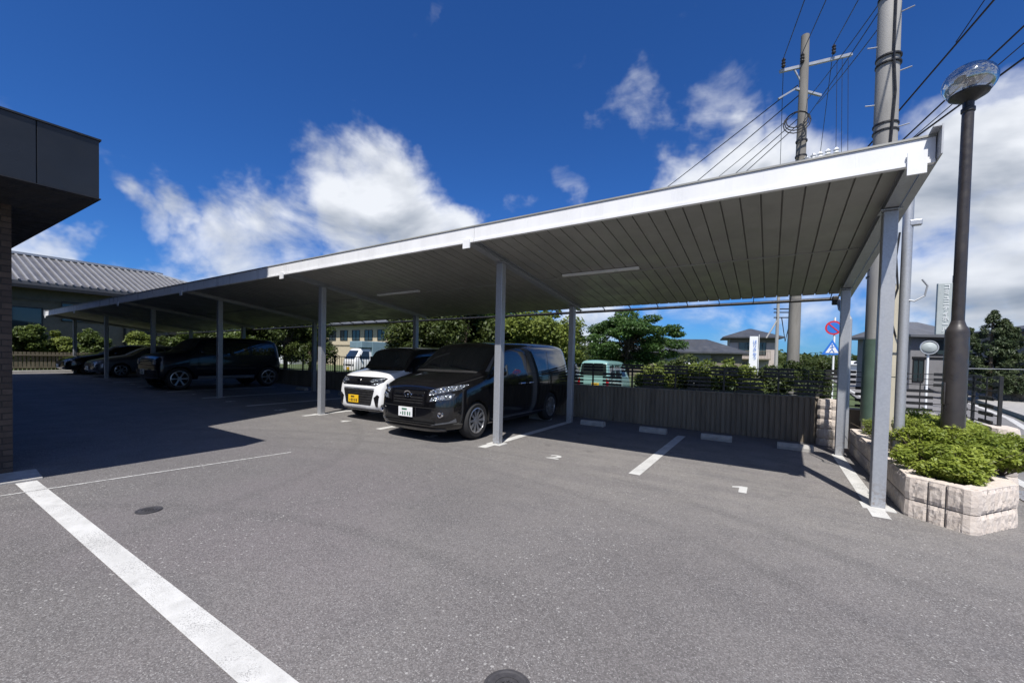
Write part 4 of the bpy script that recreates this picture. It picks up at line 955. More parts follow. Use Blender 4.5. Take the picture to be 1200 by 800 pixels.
class Car:
    def __init__(s, name, label, loc, rz_, st, pm, cat='car', wheels=(), group='parked cars', lvl=2):
        s.root = thing(name, loc, label, cat, group, rz_)
        vs, fs = loft(st); me = bpy.data.meshes.new('b'); me.from_pydata(vs, [], fs)
        bm = bmesh.new(); bm.from_mesh(me); bmesh.ops.recalc_face_normals(bm, faces=bm.faces[:]); bm.to_mesh(me); bm.free()
        me = evalmesh(me, [('SUBSURF', dict(levels=lvl, render_levels=lvl))])
        s.bvh = BVHTree.FromPolygons([v.co.copy() for v in me.vertices], [list(p.vertices) for p in me.polygons])
        s.pm = pm; s.st = st
        W_h = max(q[5] for q in st)
        cut = MB()
        for (y, r_) in wheels:
            for sx in (-1, 1): cut.lathe([(.0005, sx*(W_h+.1)), (r_, sx*(W_h+.1)), (r_, sx*(W_h-.30)), (.0005, sx*(W_h-.30))], (0, y, r_*.93-.02), axis='x', n=28)
        if wheels:
            co = cut.build('cut', M['void'], None); me.materials.clear(); me.materials.append(pm); me.materials.append(M['void'])
            me = evalmesh(me, [('BOOLEAN', dict(operation='DIFFERENCE', object=co, solver='EXACT', material_mode='TRANSFER'))])
            bpy.data.objects.remove(co)
        if not me.materials: me.materials.append(pm)
        me.shade_smooth(); me.set_sharp_from_angle(angle=R(50))
        s.body = bpy.data.objects.new('body', me); COL.objects.link(s.body); s.body.parent = s.root
        s.wh = [(y, r_) for y, r_ in wheels]; s.W = W_h
    def hit(s, p, plane, sgn):
        big = 8
        if plane == 'side': o, d = Vector((sgn*big, p[0], p[1])), Vector((-sgn, 0, 0))
        elif plane == 'front': o, d = Vector((p[0], -sgn*big, p[1])), Vector((0, sgn, 0))
        else: o, d = Vector((p[0], p[1], big)), Vector((0, 0, -1))
        h = s.bvh.ray_cast(o, d)
        return (h[0], h[1]) if h[0] is not None else (None, None)
    def patch(s, name, poly, m, plane='side', sgn=1, off=.004, res=.06, parent=None, label=None, round_=0):
        if round_:
            P_ = []
            n = len(poly)
            for i in range(n):
                a, b, c = Vector(poly[i-1]), Vector(poly[i]), Vector(poly[(i+1) % n])
                u, v = (a-b), (c-b); r1 = min(round_, u.length*.45, v.length*.45)
                p0, p1 = b+u.normalized()*r1, b+v.normalized()*r1
                for t_ in (0, .33, .67, 1): P_.append(tuple(p0.lerp(b, t_).lerp(b.lerp(p1, t_), t_)))
            poly = P_
        pts = []
        n = len(poly)
        for i in range(n):
            a, b = Vector(poly[i]), Vector(poly[(i+1) % n]); k_ = max(1, int((b-a).length/res))
            pts += [a.lerp(b, j/k_) for j in range(k_)]
        nb = len(pts); xs_ = [p[0] for p in pts]; zs_ = [p[1] for p in pts]
        x_ = min(xs_)+res/2; 
        while x_ < max(xs_):
            z_ = min(zs_)+res/2
            while z_ < max(zs_): pts.append(Vector((x_, z_))); z_ += res
            x_ += res
        out = delaunay_2d_cdt(pts, [], [list(range(nb))], 1, 1e-5)
        V, F = out[0], out[2]; vs = []; bad = set()
        for i, p in enumerate(V):
            h, nr = s.hit(p, plane, sgn)
            if h is None: bad.add(i); vs.append(Vector((0, 0, 0))); continue
            vs.append(h+nr*off)
        fs = [list(f) for f in F if not any(i in bad for i in f)]
        if not fs: return None
        # rim skirt
        from collections import Counter
        ec = Counter(); dr = {}
        for f in fs:
            for a, b in zip(f, f[1:]+f[:1]): ec[frozenset((a, b))] += 1; dr[frozenset((a, b))] = (a, b)
        base = len(vs); mp = {}
        for e, c in ec.items():
            if c == 1:
                a, b = dr[e]
                for q in (a, b):
                    if q not in mp:
                        h, nr = s.hit(V[q], plane, sgn); mp[q] = len(vs); vs.append(h-nr*.004)
                fs.append([b, a, mp[a], mp[b]])
        k_ = MB(); k_.add(vs, fs)
        me = bpy.data.meshes.new(name); me.from_pydata([tuple(v) for v in k_.v], [], k_.f); me.materials.append(m)
        me.shade_smooth(); me.set_sharp_from_angle(angle=R(45))
        o = bpy.data.objects.new(name, me); COL.objects.link(o); o.parent = parent or s.root
        if label: o['label'] = label
        return o
    def both(s, name, poly, m, plane='side', **k):
        if plane == 'side': return [s.patch(name, poly, m, 'side', sg, **k) for sg in (1, -1)]
        return [s.patch(name, [(x*sx, z) for x, z in (poly if sx > 0 else poly[::-1])], m, plane, k.get('sgn', 1), **{a: b for a, b in k.items() if a != 'sgn'}) for sx in (1, -1)]
    def line(s, name, a, b, w, m, plane='side', sgn=1, off=.002, parent=None):
        a, b = Vector(a), Vector(b); d = (b-a).normalized(); q = Vector((-d.y, d.x))*w/2
        return s.patch(name, [tuple(a-q), tuple(b-q), tuple(b+q), tuple(a+q)], m, plane, sgn, off=off, res=.08, parent=parent)
    def box(s, name, c, d, m, bev=.004, rot=None, parent=None):
        o = MB().box(c, d, bev=bev, rot=rot).build(name, m, None, local=True); o.parent = parent or s.root; return o
    def wheel(s, y, sx, r_, w_=.2, spokes=10, rim=.68, m='alloy', inset=.02):
        X = sx*(s.W-inset); R_ = r_; rr = r_*rim
        k_ = MB().lathe([(rr, 0), (R_*.86, .008), (R_*.97, -.02), (R_, -.05), (R_, -w_+.05), (R_*.95, -w_), (rr, -w_)], (0, 0, 0), axis='x', n=36)
        if sx < 0: k_.v = [(-a, b, c) for a, b, c in k_.v]
        ty = k_.build('wheel', M['rubber'], None, smooth=True, local=True); ty.parent = s.root; ty.location = (X, y, r_)
        g = MB(); g.lathe([(rr, .0), (rr*.93, .004), (rr*.90, -.03), (rr*.9, -w_*.8)], (0, 0, 0), axis='x', n=36)
        g.lathe([(.0005, -.012), (.055, -.014), (.07, -.03), (.07, -.05)], (0, 0, 0), axis='x', n=20)
        for i in range(spokes):
            a = 2*math.pi*i/spokes; cs, sn = math.cos(a), math.sin(a); tw = .5 if i % 2 else .5
            w0, w1 = .017, .026
            vs = []
            for (q, ww, xx) in ((.05, w0, -.015), (rr*.93, w1, -.004)):
                for sd in (-1, 1):
                    for dx in (0, -.035): vs.append((xx+dx, q*cs-sd*ww*sn, q*sn+sd*ww*cs))
            g.add(vs, [[0, 2, 6, 4], [1, 5, 7, 3], [0, 4, 5, 1], [2, 3, 7, 6], [0, 1, 3, 2], [4, 6, 7, 5]])
        if sx < 0: g.v = [(-a, b, c) for a, b, c in g.v]
        rm = g.build('rim', M[m], None, smooth=True, local=True); rm.parent = ty
        dk = MB().lathe([(.0005, -.075), (rr*.92, -.075)], (0, 0, 0), axis='x', n=24)
        if sx < 0: dk.v = [(-a, b, c) for a, b, c in dk.v]
        d_ = dk.build('brake_disc', M['void'], None, local=True); d_.parent = ty
        return ty
    def plate(s, c, m='plate_white', w_=.33, h_=.165, rot=None, ink='plate_ink'):
        p = s.box('number_plate', c, (w_, .014, h_), M[m], rot=rot)
        k_ = MB(); sg = -1 if c[1] < 1.5 else 1
        k_.box((c[0]-.02, c[1]+sg*.008, c[2]+.045), (.12, .003, .028)); k_.box((c[0]-.105, c[1]+sg*.008, c[2]-.03), (.022, .003, .03))
        for i in range(4): k_.box((c[0]-.055+i*.052+(.012 if i > 1 else 0), c[1]+sg*.008, c[2]-.028), (.026, .003, .062))
        o = k_.build('plate_marks', M[ink], None, local=True); o.parent = p
    def mirror(s, y, z, x, m, sz=(.22, .12, .15)):
        for sx in (1, -1):
            k_ = MB().box((sx*(x+.10), y, z), sz, bev=.04); k_.bar((sx*(x-.04), y+.02, z-.05), (sx*(x+.05), y, z-.04), .05, .05)
            o = k_.build('mirror', m, None, local=True, smooth=True); o.parent = s.root

GL, CH, PB_, VO, PL = M['glass'], M['chrome'], M['paint_black'], M['void'], M['plastic']
# ---- black minivan
vx = -5.34
st = [(0.00, .36, .60, .76, .44, .54, .52, .40), (0.05, .22, .70, .90, .60, .68, .66, .54), (0.16, .175, .80, .98, .74, .81, .78, .66), (0.40, .155, .90, 1.06, .83, .895, .865, .74),
      (0.92, .155, 1.0, 1.16, .87, .915, .90, .80), (0.99, .155, 1.0, 1.19, .87, .915, .90, .80), (1.34, .155, 1.03, 1.47, .87, .915, .905, .80), (1.64, .155, 1.04, 1.685, .87, .915, .905, .79), (1.74, .155, 1.045, 1.725, .87, .915, .905, .79), (2.3, .155, 1.06, 1.775, .87, .915, .905, .79),
      (3.6, .155, 1.10, 1.80, .87, .915, .905, .79), (4.45, .22, 1.13, 1.79, .87, .915, .905, .785), (4.66, .26, 1.13, 1.74, .85, .905, .89, .77), (4.76, .3, 1.10, 1.52, .83, .895, .88, .77), (4.82, .34, .95, 1.15, .76, .86, .84, .72), (4.85, .40, .80, .92, .6, .75, .72, .6)]
v = Car('minivan', 'glossy black minivan with big chrome headlights parked by the front carport post', (vx, 5.20, lz(vx)), 0, st, PB_, 'minivan', wheels=((.82, .375), (3.74, .375)))
for y in (.82, 3.74):
    for sx in (1, -1): v.wheel(y, sx, .335, spokes=10)
v.patch('windscreen', [(-.80, 1.22), (.80, 1.22), (.73, 1.65), (-.73, 1.65)], GL, 'front', res=.09, round_=.06)
v.patch('windscreen_trim', [(-.74, 1.175), (.74, 1.175), (.76, 1.21), (-.76, 1.21)], PL, 'front')
v.both('pillar_trim', [(.825, 1.20), (.845, 1.20), (.765, 1.65), (.75, 1.65)], M['paint_silver'], 'front', off=.006)
for q in v.both('quarter_window', [(1.10, 1.15), (1.50, 1.15), (1.50, 1.46)], GL, round_=.03): pass
v.both('front_door_window', [(1.57, 1.15), (2.50, 1.17), (2.52, 1.60), (1.78, 1.57), (1.57, 1.50)], GL, round_=.04)
v.both('sliding_door_window', [(2.60, 1.175), (3.50, 1.20), (3.52, 1.63), (2.62, 1.61)], GL, round_=.04)
v.both('rear_side_window', [(3.60, 1.205), (4.48, 1.26), (4.42, 1.62), (3.62, 1.63)], GL, round_=.05)
for nm_, yy in (('front_door', 1.62), ('sliding_door', 2.56), ('sliding_door_rear', 3.56)):
    for sg in (1, -1): v.line('door_gap', (yy, .34), (yy+.0, 1.13), .008, VO, sgn=sg)
for sg in (1, -1):
    v.line('sill_trim', (1.30, .30), (3.45, .30), .022, CH, sgn=sg, off=.006)
    v.line('body_crease', (1.0, .98), (4.6, 1.06), .006, M['gloss_black'], sgn=sg)
    v.line('window_trim', (1.62, 1.115), (4.45, 1.175), .014, M['gloss_black'], sgn=sg, off=.006)
    v.line('slide_rail', (3.6, 1.13), (4.55, 1.15), .02, VO, sgn=sg)
for sg in (1, -1):
    for yy in (2.36, 2.72):
        h_, _ = v.hit((yy, .94), 'side', sg); v.box('door_handle', (h_.x+sg*.022, yy, .94), (.03, .19, .035), CH, bev=.012)
v.mirror(1.40, 1.20, .90, M['paint_black'])
v.both('headlight', [(.46, .80), (.83, .895), (.85, .985), (.73, .96), (.49, .885), (.46, .825)], M['lens'], 'front', off=.010, round_=.02, res=.04)
v.both('headlight_lower', [(.48, .70), (.79, .745), (.82, .84), (.52, .775)], M['lens'], 'front', off=.010, round_=.02, res=.04)
v.both('headlight_surround', [(.42, .68), (.82, .735), (.86, .90), (.86, .99), (.73, .975), (.44, .885)], M['gloss_black'], 'front', off=.004, round_=.02)
for sx in (1, -1):
    for (a, b, r_) in ((.56, .865, .032), (.68, .90, .036), (.62, .775, .03)):
        h_, _ = v.hit((sx*a, b), 'front', 1); o = MB().lathe([(.0005, -.012), (r_*.6, -.014), (r_, -.004), (r_*1.05, .01)], tuple(h_+Vector((0, -.008, 0))), axis='y', n=18).build('headlight_bulb', M['chrome'], None, smooth=True, local=True); o.parent = v.root
v.patch('grille', [(-.37, .62), (.37, .62), (.36, .86), (-.36, .86)], M['gloss_black'], 'front', off=.006, round_=.03)
for z in (.655, .70, .745, .79): v.patch('grille_bar', [(-.34, z), (.34, z), (.34, z+.016), (-.34, z+.016)], M['plastic'] if z < .78 else CH, 'front', off=.014)
h_, _ = v.hit((0, .80), 'front', 1)
k = MB().lathe([(.050, -.02), (.066, -.024), (.066, -.012), (.050, -.012)], (h_.x, h_.y, h_.z), axis='y', n=24, rot=Matrix.Scale(1.35, 3, Vector((1, 0, 0))) if False else None)
k.bar((h_.x-.05, h_.y-.02, h_.z+.02), (h_.x+.05, h_.y-.02, h_.z+.02), .01, .012).bar((h_.x, h_.y-.02, h_.z+.02), (h_.x, h_.y-.02, h_.z-.05), .01, .012, up=(0, 1, 0))
k.v = [((a-h_.x)*1.35+h_.x, b, c) for a, b, c in k.v]; o = k.build('emblem', CH, None, local=True); o.parent = v.root
v.patch('bonnet_trim', [(-.40, .885), (.40, .885), (.39, .90), (-.39, .90)], CH, 'front', off=.008)
v.patch('lower_intake', [(-.62, .30), (.62, .30), (.56, .40), (-.56, .40)], VO, 'front', off=.006, round_=.02)
for z in (.325, .365): v.patch('intake_bar', [(-.6, z), (.6, z), (.59, z+.01), (-.59, z+.01)], M['gloss_black'], 'front', off=.014)
v.patch('front_lip', [(-.70, .205), (.70, .205), (.72, .25), (-.72, .25)], M['gloss_black'], 'front', off=.03)
v.both('fog_lamp_recess', [(.55, .43), (.78, .46), (.80, .58), (.60, .56)], M['gloss_black'], 'front', off=.006, round_=.03)
for sx in (1, -1):
    h_, _ = v.hit((sx*.69, .50), 'front', 1); o = MB().lathe([(.0005, -.02), (.035, -.022), (.04, -.03), (.055, -.026), (.058, -.0)], tuple(h_), axis='y', n=22).build('fog_lamp', CH, None, smooth=True, local=True); o.parent = v.root
v.both('bumper_trim', [(.50, .30), (.84, .36), (.84, .42), (.78, .37), (.56, .33)], M['paint_silver'], 'front', off=.012)
v.plate((-.02, -.035, .50), 'plate_white')
v.patch('bumper_gap', [(-.60, .585), (.60, .585), (.62, .597), (-.62, .597)], VO, 'front')
for sg in (1, -1): v.line('bonnet_gap', (.35, .985), (1.05, 1.115), .008, VO, sgn=sg)
v.both('roof_rail', [(.60, 2.1), (.615, 2.1), (.615, 4.2), (.60, 4.2)], M['gloss_black'], 'top', off=.012)
k = MB()
for sx in (1, -1):
    k = MB().tube([(sx*.05, .98, 1.20), (sx*-.30, 1.06, 1.29), (sx*-.62+.0, 1.12, 1.33)] if sx > 0 else [(.70, .99, 1.20), (.40, 1.02, 1.28), (.05, 1.05, 1.30)], .008, 5); o = k.build('wiper', PL, None, local=True); o.parent = v.root
v.patch('rear_window', [(-.62, 1.22), (.62, 1.22), (.56, 1.66), (-.56, 1.66)], GL, 'front', -1, round_=.05)
v.both('tail_light', [(.66, .95), (.84, .95), (.80, 1.45), (.68, 1.42)], M['red_lens'], 'front', sgn=-1, off=.006)

# ---- white kei car with black roof
kx = -7.62
st = [(0.00, .34, .58, .72, .48, .56, .54, .42), (0.04, .25, .74, .90, .60, .66, .64, .54), (0.13, .20, .86, 1.00, .67, .715, .69, .60), (0.35, .19, .95, 1.07, .69, .735, .715, .62),
      (0.66, .19, 1.0, 1.11, .69, .738, .73, .68), (.72, .19, 1.0, 1.15, .69, .738, .73, .68), (.95, .19, 1.01, 1.52, .69, .738, .73, .66), (1.05, .19, 1.01, 1.585, .69, .738, .73, .66), (1.4, .19, 1.02, 1.62, .69, .738, .73, .66),
      (2.4, .19, 1.03, 1.64, .69, .738, .73, .66), (3.1, .2, 1.04, 1.62, .68, .735, .725, .66), (3.29, .24, 1.04, 1.56, .67, .725, .715, .63), (3.36, .28, .98, 1.2, .64, .71, .69, .60), (3.395, .34, .8, .95, .52, .62, .6, .5)]
v = Car('kei_car', 'white boxy kei car with black pillars and yellow plate beside the black minivan', (kx, 5.95, lz(kx)), 0, st, M['paint_white'], 'kei car', wheels=((.60, .31), (3.0, .31)))
v.body.data.materials.append(M['gloss_black'])
for y in (.60, 3.0):
    for sx in (1, -1): v.wheel(y, sx, .285, spokes=8, w_=.16)
for p_ in v.body.data.polygons:
    if p_.center.z > 1.075 and p_.center.y > .68: p_.material_index = 2
v.patch('pillar_band', [(-.71, 1.10), (.71, 1.10), (.71, 1.19), (.68, 1.56), (-.68, 1.56), (-.71, 1.19)], M['gloss_black'], 'front', off=.003)
v.patch('windscreen', [(-.64, 1.15), (.64, 1.15), (.60, 1.52), (-.60, 1.52)], GL, 'front', off=.008, res=.08, round_=.04)
v.patch('roof_panel', [(-.60, 1.10), (.60, 1.10), (.60, 3.2), (-.60, 3.2)], M['paint_silver'], 'top', off=.004, res=.15)
v.both('glasshouse', [(.78, 1.06), (3.2, 1.06), (3.2, 1.56), (1.22, 1.56)], M['gloss_black'], off=.003)
v.both('front_door_window', [(1.02, 1.08), (1.92, 1.08), (1.92, 1.47), (1.24, 1.47)], GL, off=.008, round_=.03)
v.both('rear_door_window', [(2.02, 1.08), (3.05, 1.08), (3.0, 1.47), (2.02, 1.47)], GL, off=.008, round_=.03)
for sg in (1, -1):
    for yy in (.95, 1.97, 3.0): v.line('door_gap', (yy, .32), (yy, 1.05), .008, VO, sgn=sg)
    for yy in (1.80, 2.15):
        h_, _ = v.hit((yy, .90), 'side', sg); v.box('door_handle', (h_.x+sg*.02, yy, .90), (.03, .16, .03), M['paint_white'], bev=.01)
v.mirror(.98, 1.12, .72, M['gloss_black'], (.16, .10, .17))
v.patch('grille', [(-.66, .86), (-.52, .78), (.52, .78), (.66, .86), (.67, .94), (.60, .965), (-.60, .965), (-.67, .94)], M['gloss_black'], 'front', off=.005, res=.04)
v.patch('grille_bar', [(-.50, .825), (.50, .825), (.50, .84), (-.50, .84)], CH, 'front', off=.012)
v.both('headlight', [(.32, .87), (.42, .845), (.64, .905), (.655, .945), (.45, .93)], M['lens'], 'front', off=.012, res=.03)
v.both('headlight_lower', [(.40, .805), (.52, .79), (.63, .85), (.63, .865), (.46, .83)], M['lens'], 'front', off=.012, res=.03)
v.patch('chin_strip', [(-.50, .725), (.50, .725), (.47, .755), (-.47, .755)], M['paint_white'], 'front', off=.014)
v.patch('lower_grille', [(-.40, .36), (.40, .36), (.50, .70), (-.50, .70)], M['plastic'], 'front', off=.006, round_=.03)
for i in range(5): v.patch('grille_bar', [(-.42, .42+i*.055), (.42, .42+i*.055), (.42, .427+i*.055), (-.42, .427+i*.055)], M['gloss_black'], 'front', off=.012)
v.both('fog_lamp_recess', [(.545, .34), (.60, .35), (.63, .57), (.585, .60), (.49, .53)], M['gloss_black'], 'front', off=.008, res=.03)
v.patch('front_lip', [(-.60, .25), (.60, .25), (.58, .275), (-.58, .275)], M['plastic'], 'front', off=.01)
h_, _ = v.hit((0, .885), 'front', 1)
k = MB(); 
for a, b in (((-.055, .03), (0, -.03)), ((0, -.03), (.055, .03)), ((-.03, -.03), (0, .035)), ((0, .035), (.03, -.03))): k.bar((a[0], h_.y-.02, h_.z+a[1]), (b[0], h_.y-.02, h_.z+b[1]), .014, .016, up=(0, 1, 0))
o = k.build('emblem', CH, None, local=True); o.parent = v.root
v.plate((-.13, -.02, .48), 'plate_yellow', ink='plastic')
v.both('tail_light', [(.60, .75), (.70, .75), (.68, 1.25), (.60, 1.25)], M['red_lens'], 'front', sgn=-1, off=.006)
v.patch('rear_window', [(-.56, 1.10), (.56, 1.10), (.54, 1.50), (-.54, 1.50)], GL, 'front', -1, round_=.05)
o = MB().tube([(0.0, .62, 1.15), (.30, .70, 1.185), (.55, .72, 1.2)], .007, 5).build('wiper', PL, None, local=True); o.parent = v.root

# ---- boxy black off-roader
gx_ = -17.82
st = [(0.00, .45, .75, .98, .70, .78, .76, .66), (0.06, .36, .90, 1.08, .82, .90, .88, .76), (0.20, .32, 1.02, 1.20, .86, .93, .90, .80), (0.90, .32, 1.10, 1.28, .88, .945, .93, .87),
      (1.02, .32, 1.12, 1.34, .88, .945, .93, .87), (1.38, .32, 1.15, 1.76, .88, .945, .93, .85), (1.50, .32, 1.15, 1.84, .88, .945, .93, .84), (2.0, .32, 1.16, 1.89, .88, .945, .93, .835),
      (3.6, .32, 1.16, 1.90, .88, .945, .93, .835), (4.15, .34, 1.16, 1.87, .87, .94, .925, .83), (4.28, .38, 1.14, 1.70, .84, .92, .91, .82), (4.36, .44, 1.0, 1.2, .80, .90, .87, .74), (4.38, .50, .9, 1.0, .7, .8, .78, .66)]
st = [(a*.92, b, c, d - (.07 if d > 1.5 else 0), *e) for a, b, c, d, *e in st]
v = Car('off_roader', 'boxy black off-roader with silver alloy wheels and a spare wheel on its tail', (gx_, 5.42, lz(gx_)), 0, st, M['paint_navy'], 'off-road car', wheels=((.62, .42), (3.54, .42)))
for y in (.62, 3.54):
    for sx in (1, -1): v.wheel(y, sx, .375, spokes=6, rim=.70, w_=.24)
v.patch('windscreen', [(-.80, 1.36), (.80, 1.36), (.76, 1.70), (-.76, 1.70)], GL, 'front', res=.1, round_=.04)
v.both('front_door_window', [(1.18, 1.22), (1.95, 1.22), (1.95, 1.65), (1.46, 1.65)], GL, round_=.04)
v.both('rear_door_window', [(2.05, 1.22), (2.82, 1.22), (2.82, 1.66), (2.05, 1.66)], GL, round_=.04)
v.both('rear_side_window', [(2.92, 1.22), (3.78, 1.22), (3.74, 1.64), (2.92, 1.66)], GL, round_=.04)
for sg in (1, -1):
    for yy in (1.16, 2.0, 2.87): v.line('door_gap', (yy, .45), (yy, 1.16), .01, VO, sgn=sg)
    v.line('step_bar', (1.15, .42), (3.0, .42), .07, M['galv'], sgn=sg, off=.05)
    v.line('side_moulding', (1.1, .72), (3.05, .72), .06, PL, sgn=sg, off=.012)
    v.line('roof_gutter', (1.35, 1.70), (3.85, 1.72), .02, PL, sgn=sg, off=.012)
v.mirror(1.22, 1.28, .92, M['paint_navy'])
v.patch('grille', [(-.52, .82), (.52, .82), (.52, 1.04), (-.52, 1.04)], M['plastic'], 'front', off=.006)
for z in (.86, .92, .98): v.patch('grille_bar', [(-.48, z), (.48, z), (.48, z+.02), (-.48, z+.02)], CH, 'front', off=.014)
for sx in (1, -1):
    h_, _ = v.hit((sx*.66, .93), 'front', 1); o = MB().lathe([(.0005, -.02), (.07, -.03), (.095, -.02), (.10, .02)], tuple(h_), axis='y', n=24).build('headlight', M['lens'], None, smooth=True, local=True); o.parent = v.root
v.patch('bumper', [(-.84, .44), (.84, .44), (.84, .66), (-.84, .66)], PL, 'front', off=.05, res=.1)
v.plate((.0, -.10, .60), 'plate_white')
sw = MB().lathe([(.0005, .04), (.10, .05), (.20, .05), (.23, .12), (.34, .13), (.37, .10), (.37, -.04), (.3, -.06)], (0, 4.10, 1.02), axis='y', n=32).build('spare_wheel', M['rubber'], None, smooth=True, local=True); sw.parent = v.root
v.patch('rear_window', [(-.60, 1.25), (.60, 1.25), (.60, 1.70), (-.60, 1.70)], GL, 'front', -1, round_=.05)
v.both('tail_light', [(.76, .75), (.86, .75), (.86, .95), (.76, .95)], M['red_lens'], 'front', sgn=-1, off=.01)

# ---- low cars at the far left end of the lot
def sedan(name, label, loc, rz_, pm, lens=True):
    st = [(0.00, .34, .50, .60, .50, .62, .60, .46), (0.06, .24, .58, .68, .68, .78, .75, .6), (.25, .20, .66, .76, .78, .86, .83, .68), (.75, .19, .76, .88, .82, .885, .86, .72), (1.20, .19, .84, .96, .83, .89, .865, .74),
          (1.32, .19, .86, 1.0, .83, .89, .865, .73), (1.85, .19, .90, 1.30, .83, .89, .87, .60), (2.05, .19, .91, 1.37, .83, .89, .87, .57), (2.6, .19, .92, 1.43, .83, .89, .87, .56), (3.3, .19, .94, 1.40, .83, .89, .87, .56), (3.75, .2, .96, 1.22, .82, .885, .86, .60),
          (4.1, .22, .96, 1.06, .80, .87, .84, .66), (4.35, .28, .85, .96, .76, .84, .81, .64), (4.42, .34, .7, .82, .6, .7, .68, .55)]
    v = Car(name, label, loc, rz_, st, pm, 'car', wheels=((.86, .345), (3.5, .345)))
    for y in (.86, 3.5):
        for sx in (1, -1): v.wheel(y, sx, .315, spokes=7)
    v.patch('windscreen', [(-.66, 1.02), (.66, 1.02), (.52, 1.33), (-.52, 1.33)], GL, 'front', res=.09, round_=.05)
    v.both('front_door_window', [(1.60, .96), (2.45, .97), (2.45, 1.30), (2.05, 1.24)], GL, round_=.04)
    v.both('rear_door_window', [(2.53, .97), (3.45, .99), (3.1, 1.32), (2.53, 1.33)], GL, round_=.04)
    v.both('headlight', [(.44, .60), (.78, .64), (.80, .72), (.60, .70)], M['lens'], 'front', off=.008, round_=.02, res=.04)
    v.patch('grille', [(-.38, .44), (.38, .44), (.42, .62), (-.42, .62)], M['plastic'], 'front', off=.006, round_=.02)
    v.both('lower_intake', [(.48, .30), (.72, .34), (.74, .46), (.55, .44)], M['gloss_black'], 'front', off=.006, round_=.03)
    for sg in (1, -1):
        for yy in (1.45, 2.49): v.line('door_gap', (yy, .32), (yy, .90), .008, VO, sgn=sg)
    v.mirror(1.72, .99, .86, pm, (.18, .1, .12)); v.plate((0, -.03, .40)); v.both('tail_light', [(.55, .72), (.80, .70), (.80, .82), (.58, .84)], M['red_lens'], 'front', sgn=-1, off=.006)
    return v
sedan('hatchback', 'dark grey low car with silver headlight two bays beyond the boxy off-roader', (-25.25, 5.7, lz(-25.25)), 0, M['paint_silver'])
sedan('saloon_car', 'black saloon at the far left end of the carport, sunlight on its bonnet', (-27.8, 5.3, lz(-27.8)), 0, M['paint_black'])

# ---- mint green kei van seen from behind, and white wagon beside it
def keivan(name, label, loc, rz_, pm, cat='van', rear=True, plate='plate_yellow'):
    st = [(0.00, .36, .60, .75, .5, .6, .58, .46), (0.05, .26, .80, .95, .62, .68, .66, .56), (0.30, .22, .98, 1.10, .68, .73, .70, .62), (.50, .2, 1.04, 1.30, .69, .735, .71, .62), (.80, .2, 1.06, 1.68, .69, .735, .715, .60), (.95, .2, 1.06, 1.78, .69, .735, .715, .60), (1.4, .2, 1.06, 1.84, .69, .735, .715, .60),
          (3.0, .2, 1.06, 1.85, .69, .735, .715, .60), (3.25, .22, 1.06, 1.82, .69, .73, .71, .60), (3.34, .26, 1.04, 1.68, .67, .725, .705, .60), (3.39, .30, .96, 1.2, .66, .72, .70, .61), (3.41, .36, .7, .9, .58, .66, .64, .54)]
    v = Car(name, label, loc, rz_, st, pm, cat, wheels=((.55, .30), (2.95, .30)), group='vehicles behind the wall')
    for y in (.55, 2.95):
        for sx in (1, -1): v.wheel(y, sx, .27, spokes=6, w_=.15)
    v.patch('windscreen', [(-.60, 1.18), (.60, 1.18), (.54, 1.68), (-.54, 1.68)], GL, 'front', res=.09, round_=.05)
    v.patch('rear_window', [(-.60, 1.20), (.60, 1.20), (.55, 1.70), (-.55, 1.70)], GL, 'front', -1, round_=.05)
    v.both('front_door_window', [(.98, 1.12), (1.60, 1.12), (1.60, 1.60), (1.12, 1.60)], GL, round_=.03)
    v.both('rear_door_window', [(1.70, 1.12), (2.40, 1.12), (2.40, 1.64), (1.70, 1.64)], GL, round_=.03)
    v.both('rear_side_window', [(2.50, 1.12), (3.15, 1.14), (3.1, 1.62), (2.50, 1.64)], GL, round_=.03)
    v.both('tail_light', [(.58, .76), (.70, .76), (.70, 1.08), (.60, 1.08)], M['red_lens'], 'front', sgn=-1, off=.006)
    v.plate((-.12, 3.425, .80), plate, ink='plastic'); v.patch('bumper', [(-.62, .36), (.62, .36), (.62, .56), (-.62, .56)], M['plastic'] if pm is not M['paint_teal'] else pm, 'front', -1, off=.03)
    v.both('headlight', [(.40, .80), (.64, .84), (.64, .98), (.44, .95)], M['lens'], 'front', off=.008)
    return v
keivan('kei_van', 'mint green kei van with yellow plate seen from behind beyond the slat fence', (-6.55, 20.6, -.36), R(180), M['paint_teal'])
keivan('white_wagon', 'white wagon half hidden by the rear post, left of the mint green van', (-9.2, 21.0, -.3), R(180), M['paint_white'], 'car', plate='plate_white')
keivan('white_wagon', 'white van glimpsed between the leaves right of the mint green van', (-3.9, 26.5, -.36), R(180), M['paint_white'], 'van', plate='plate_white')

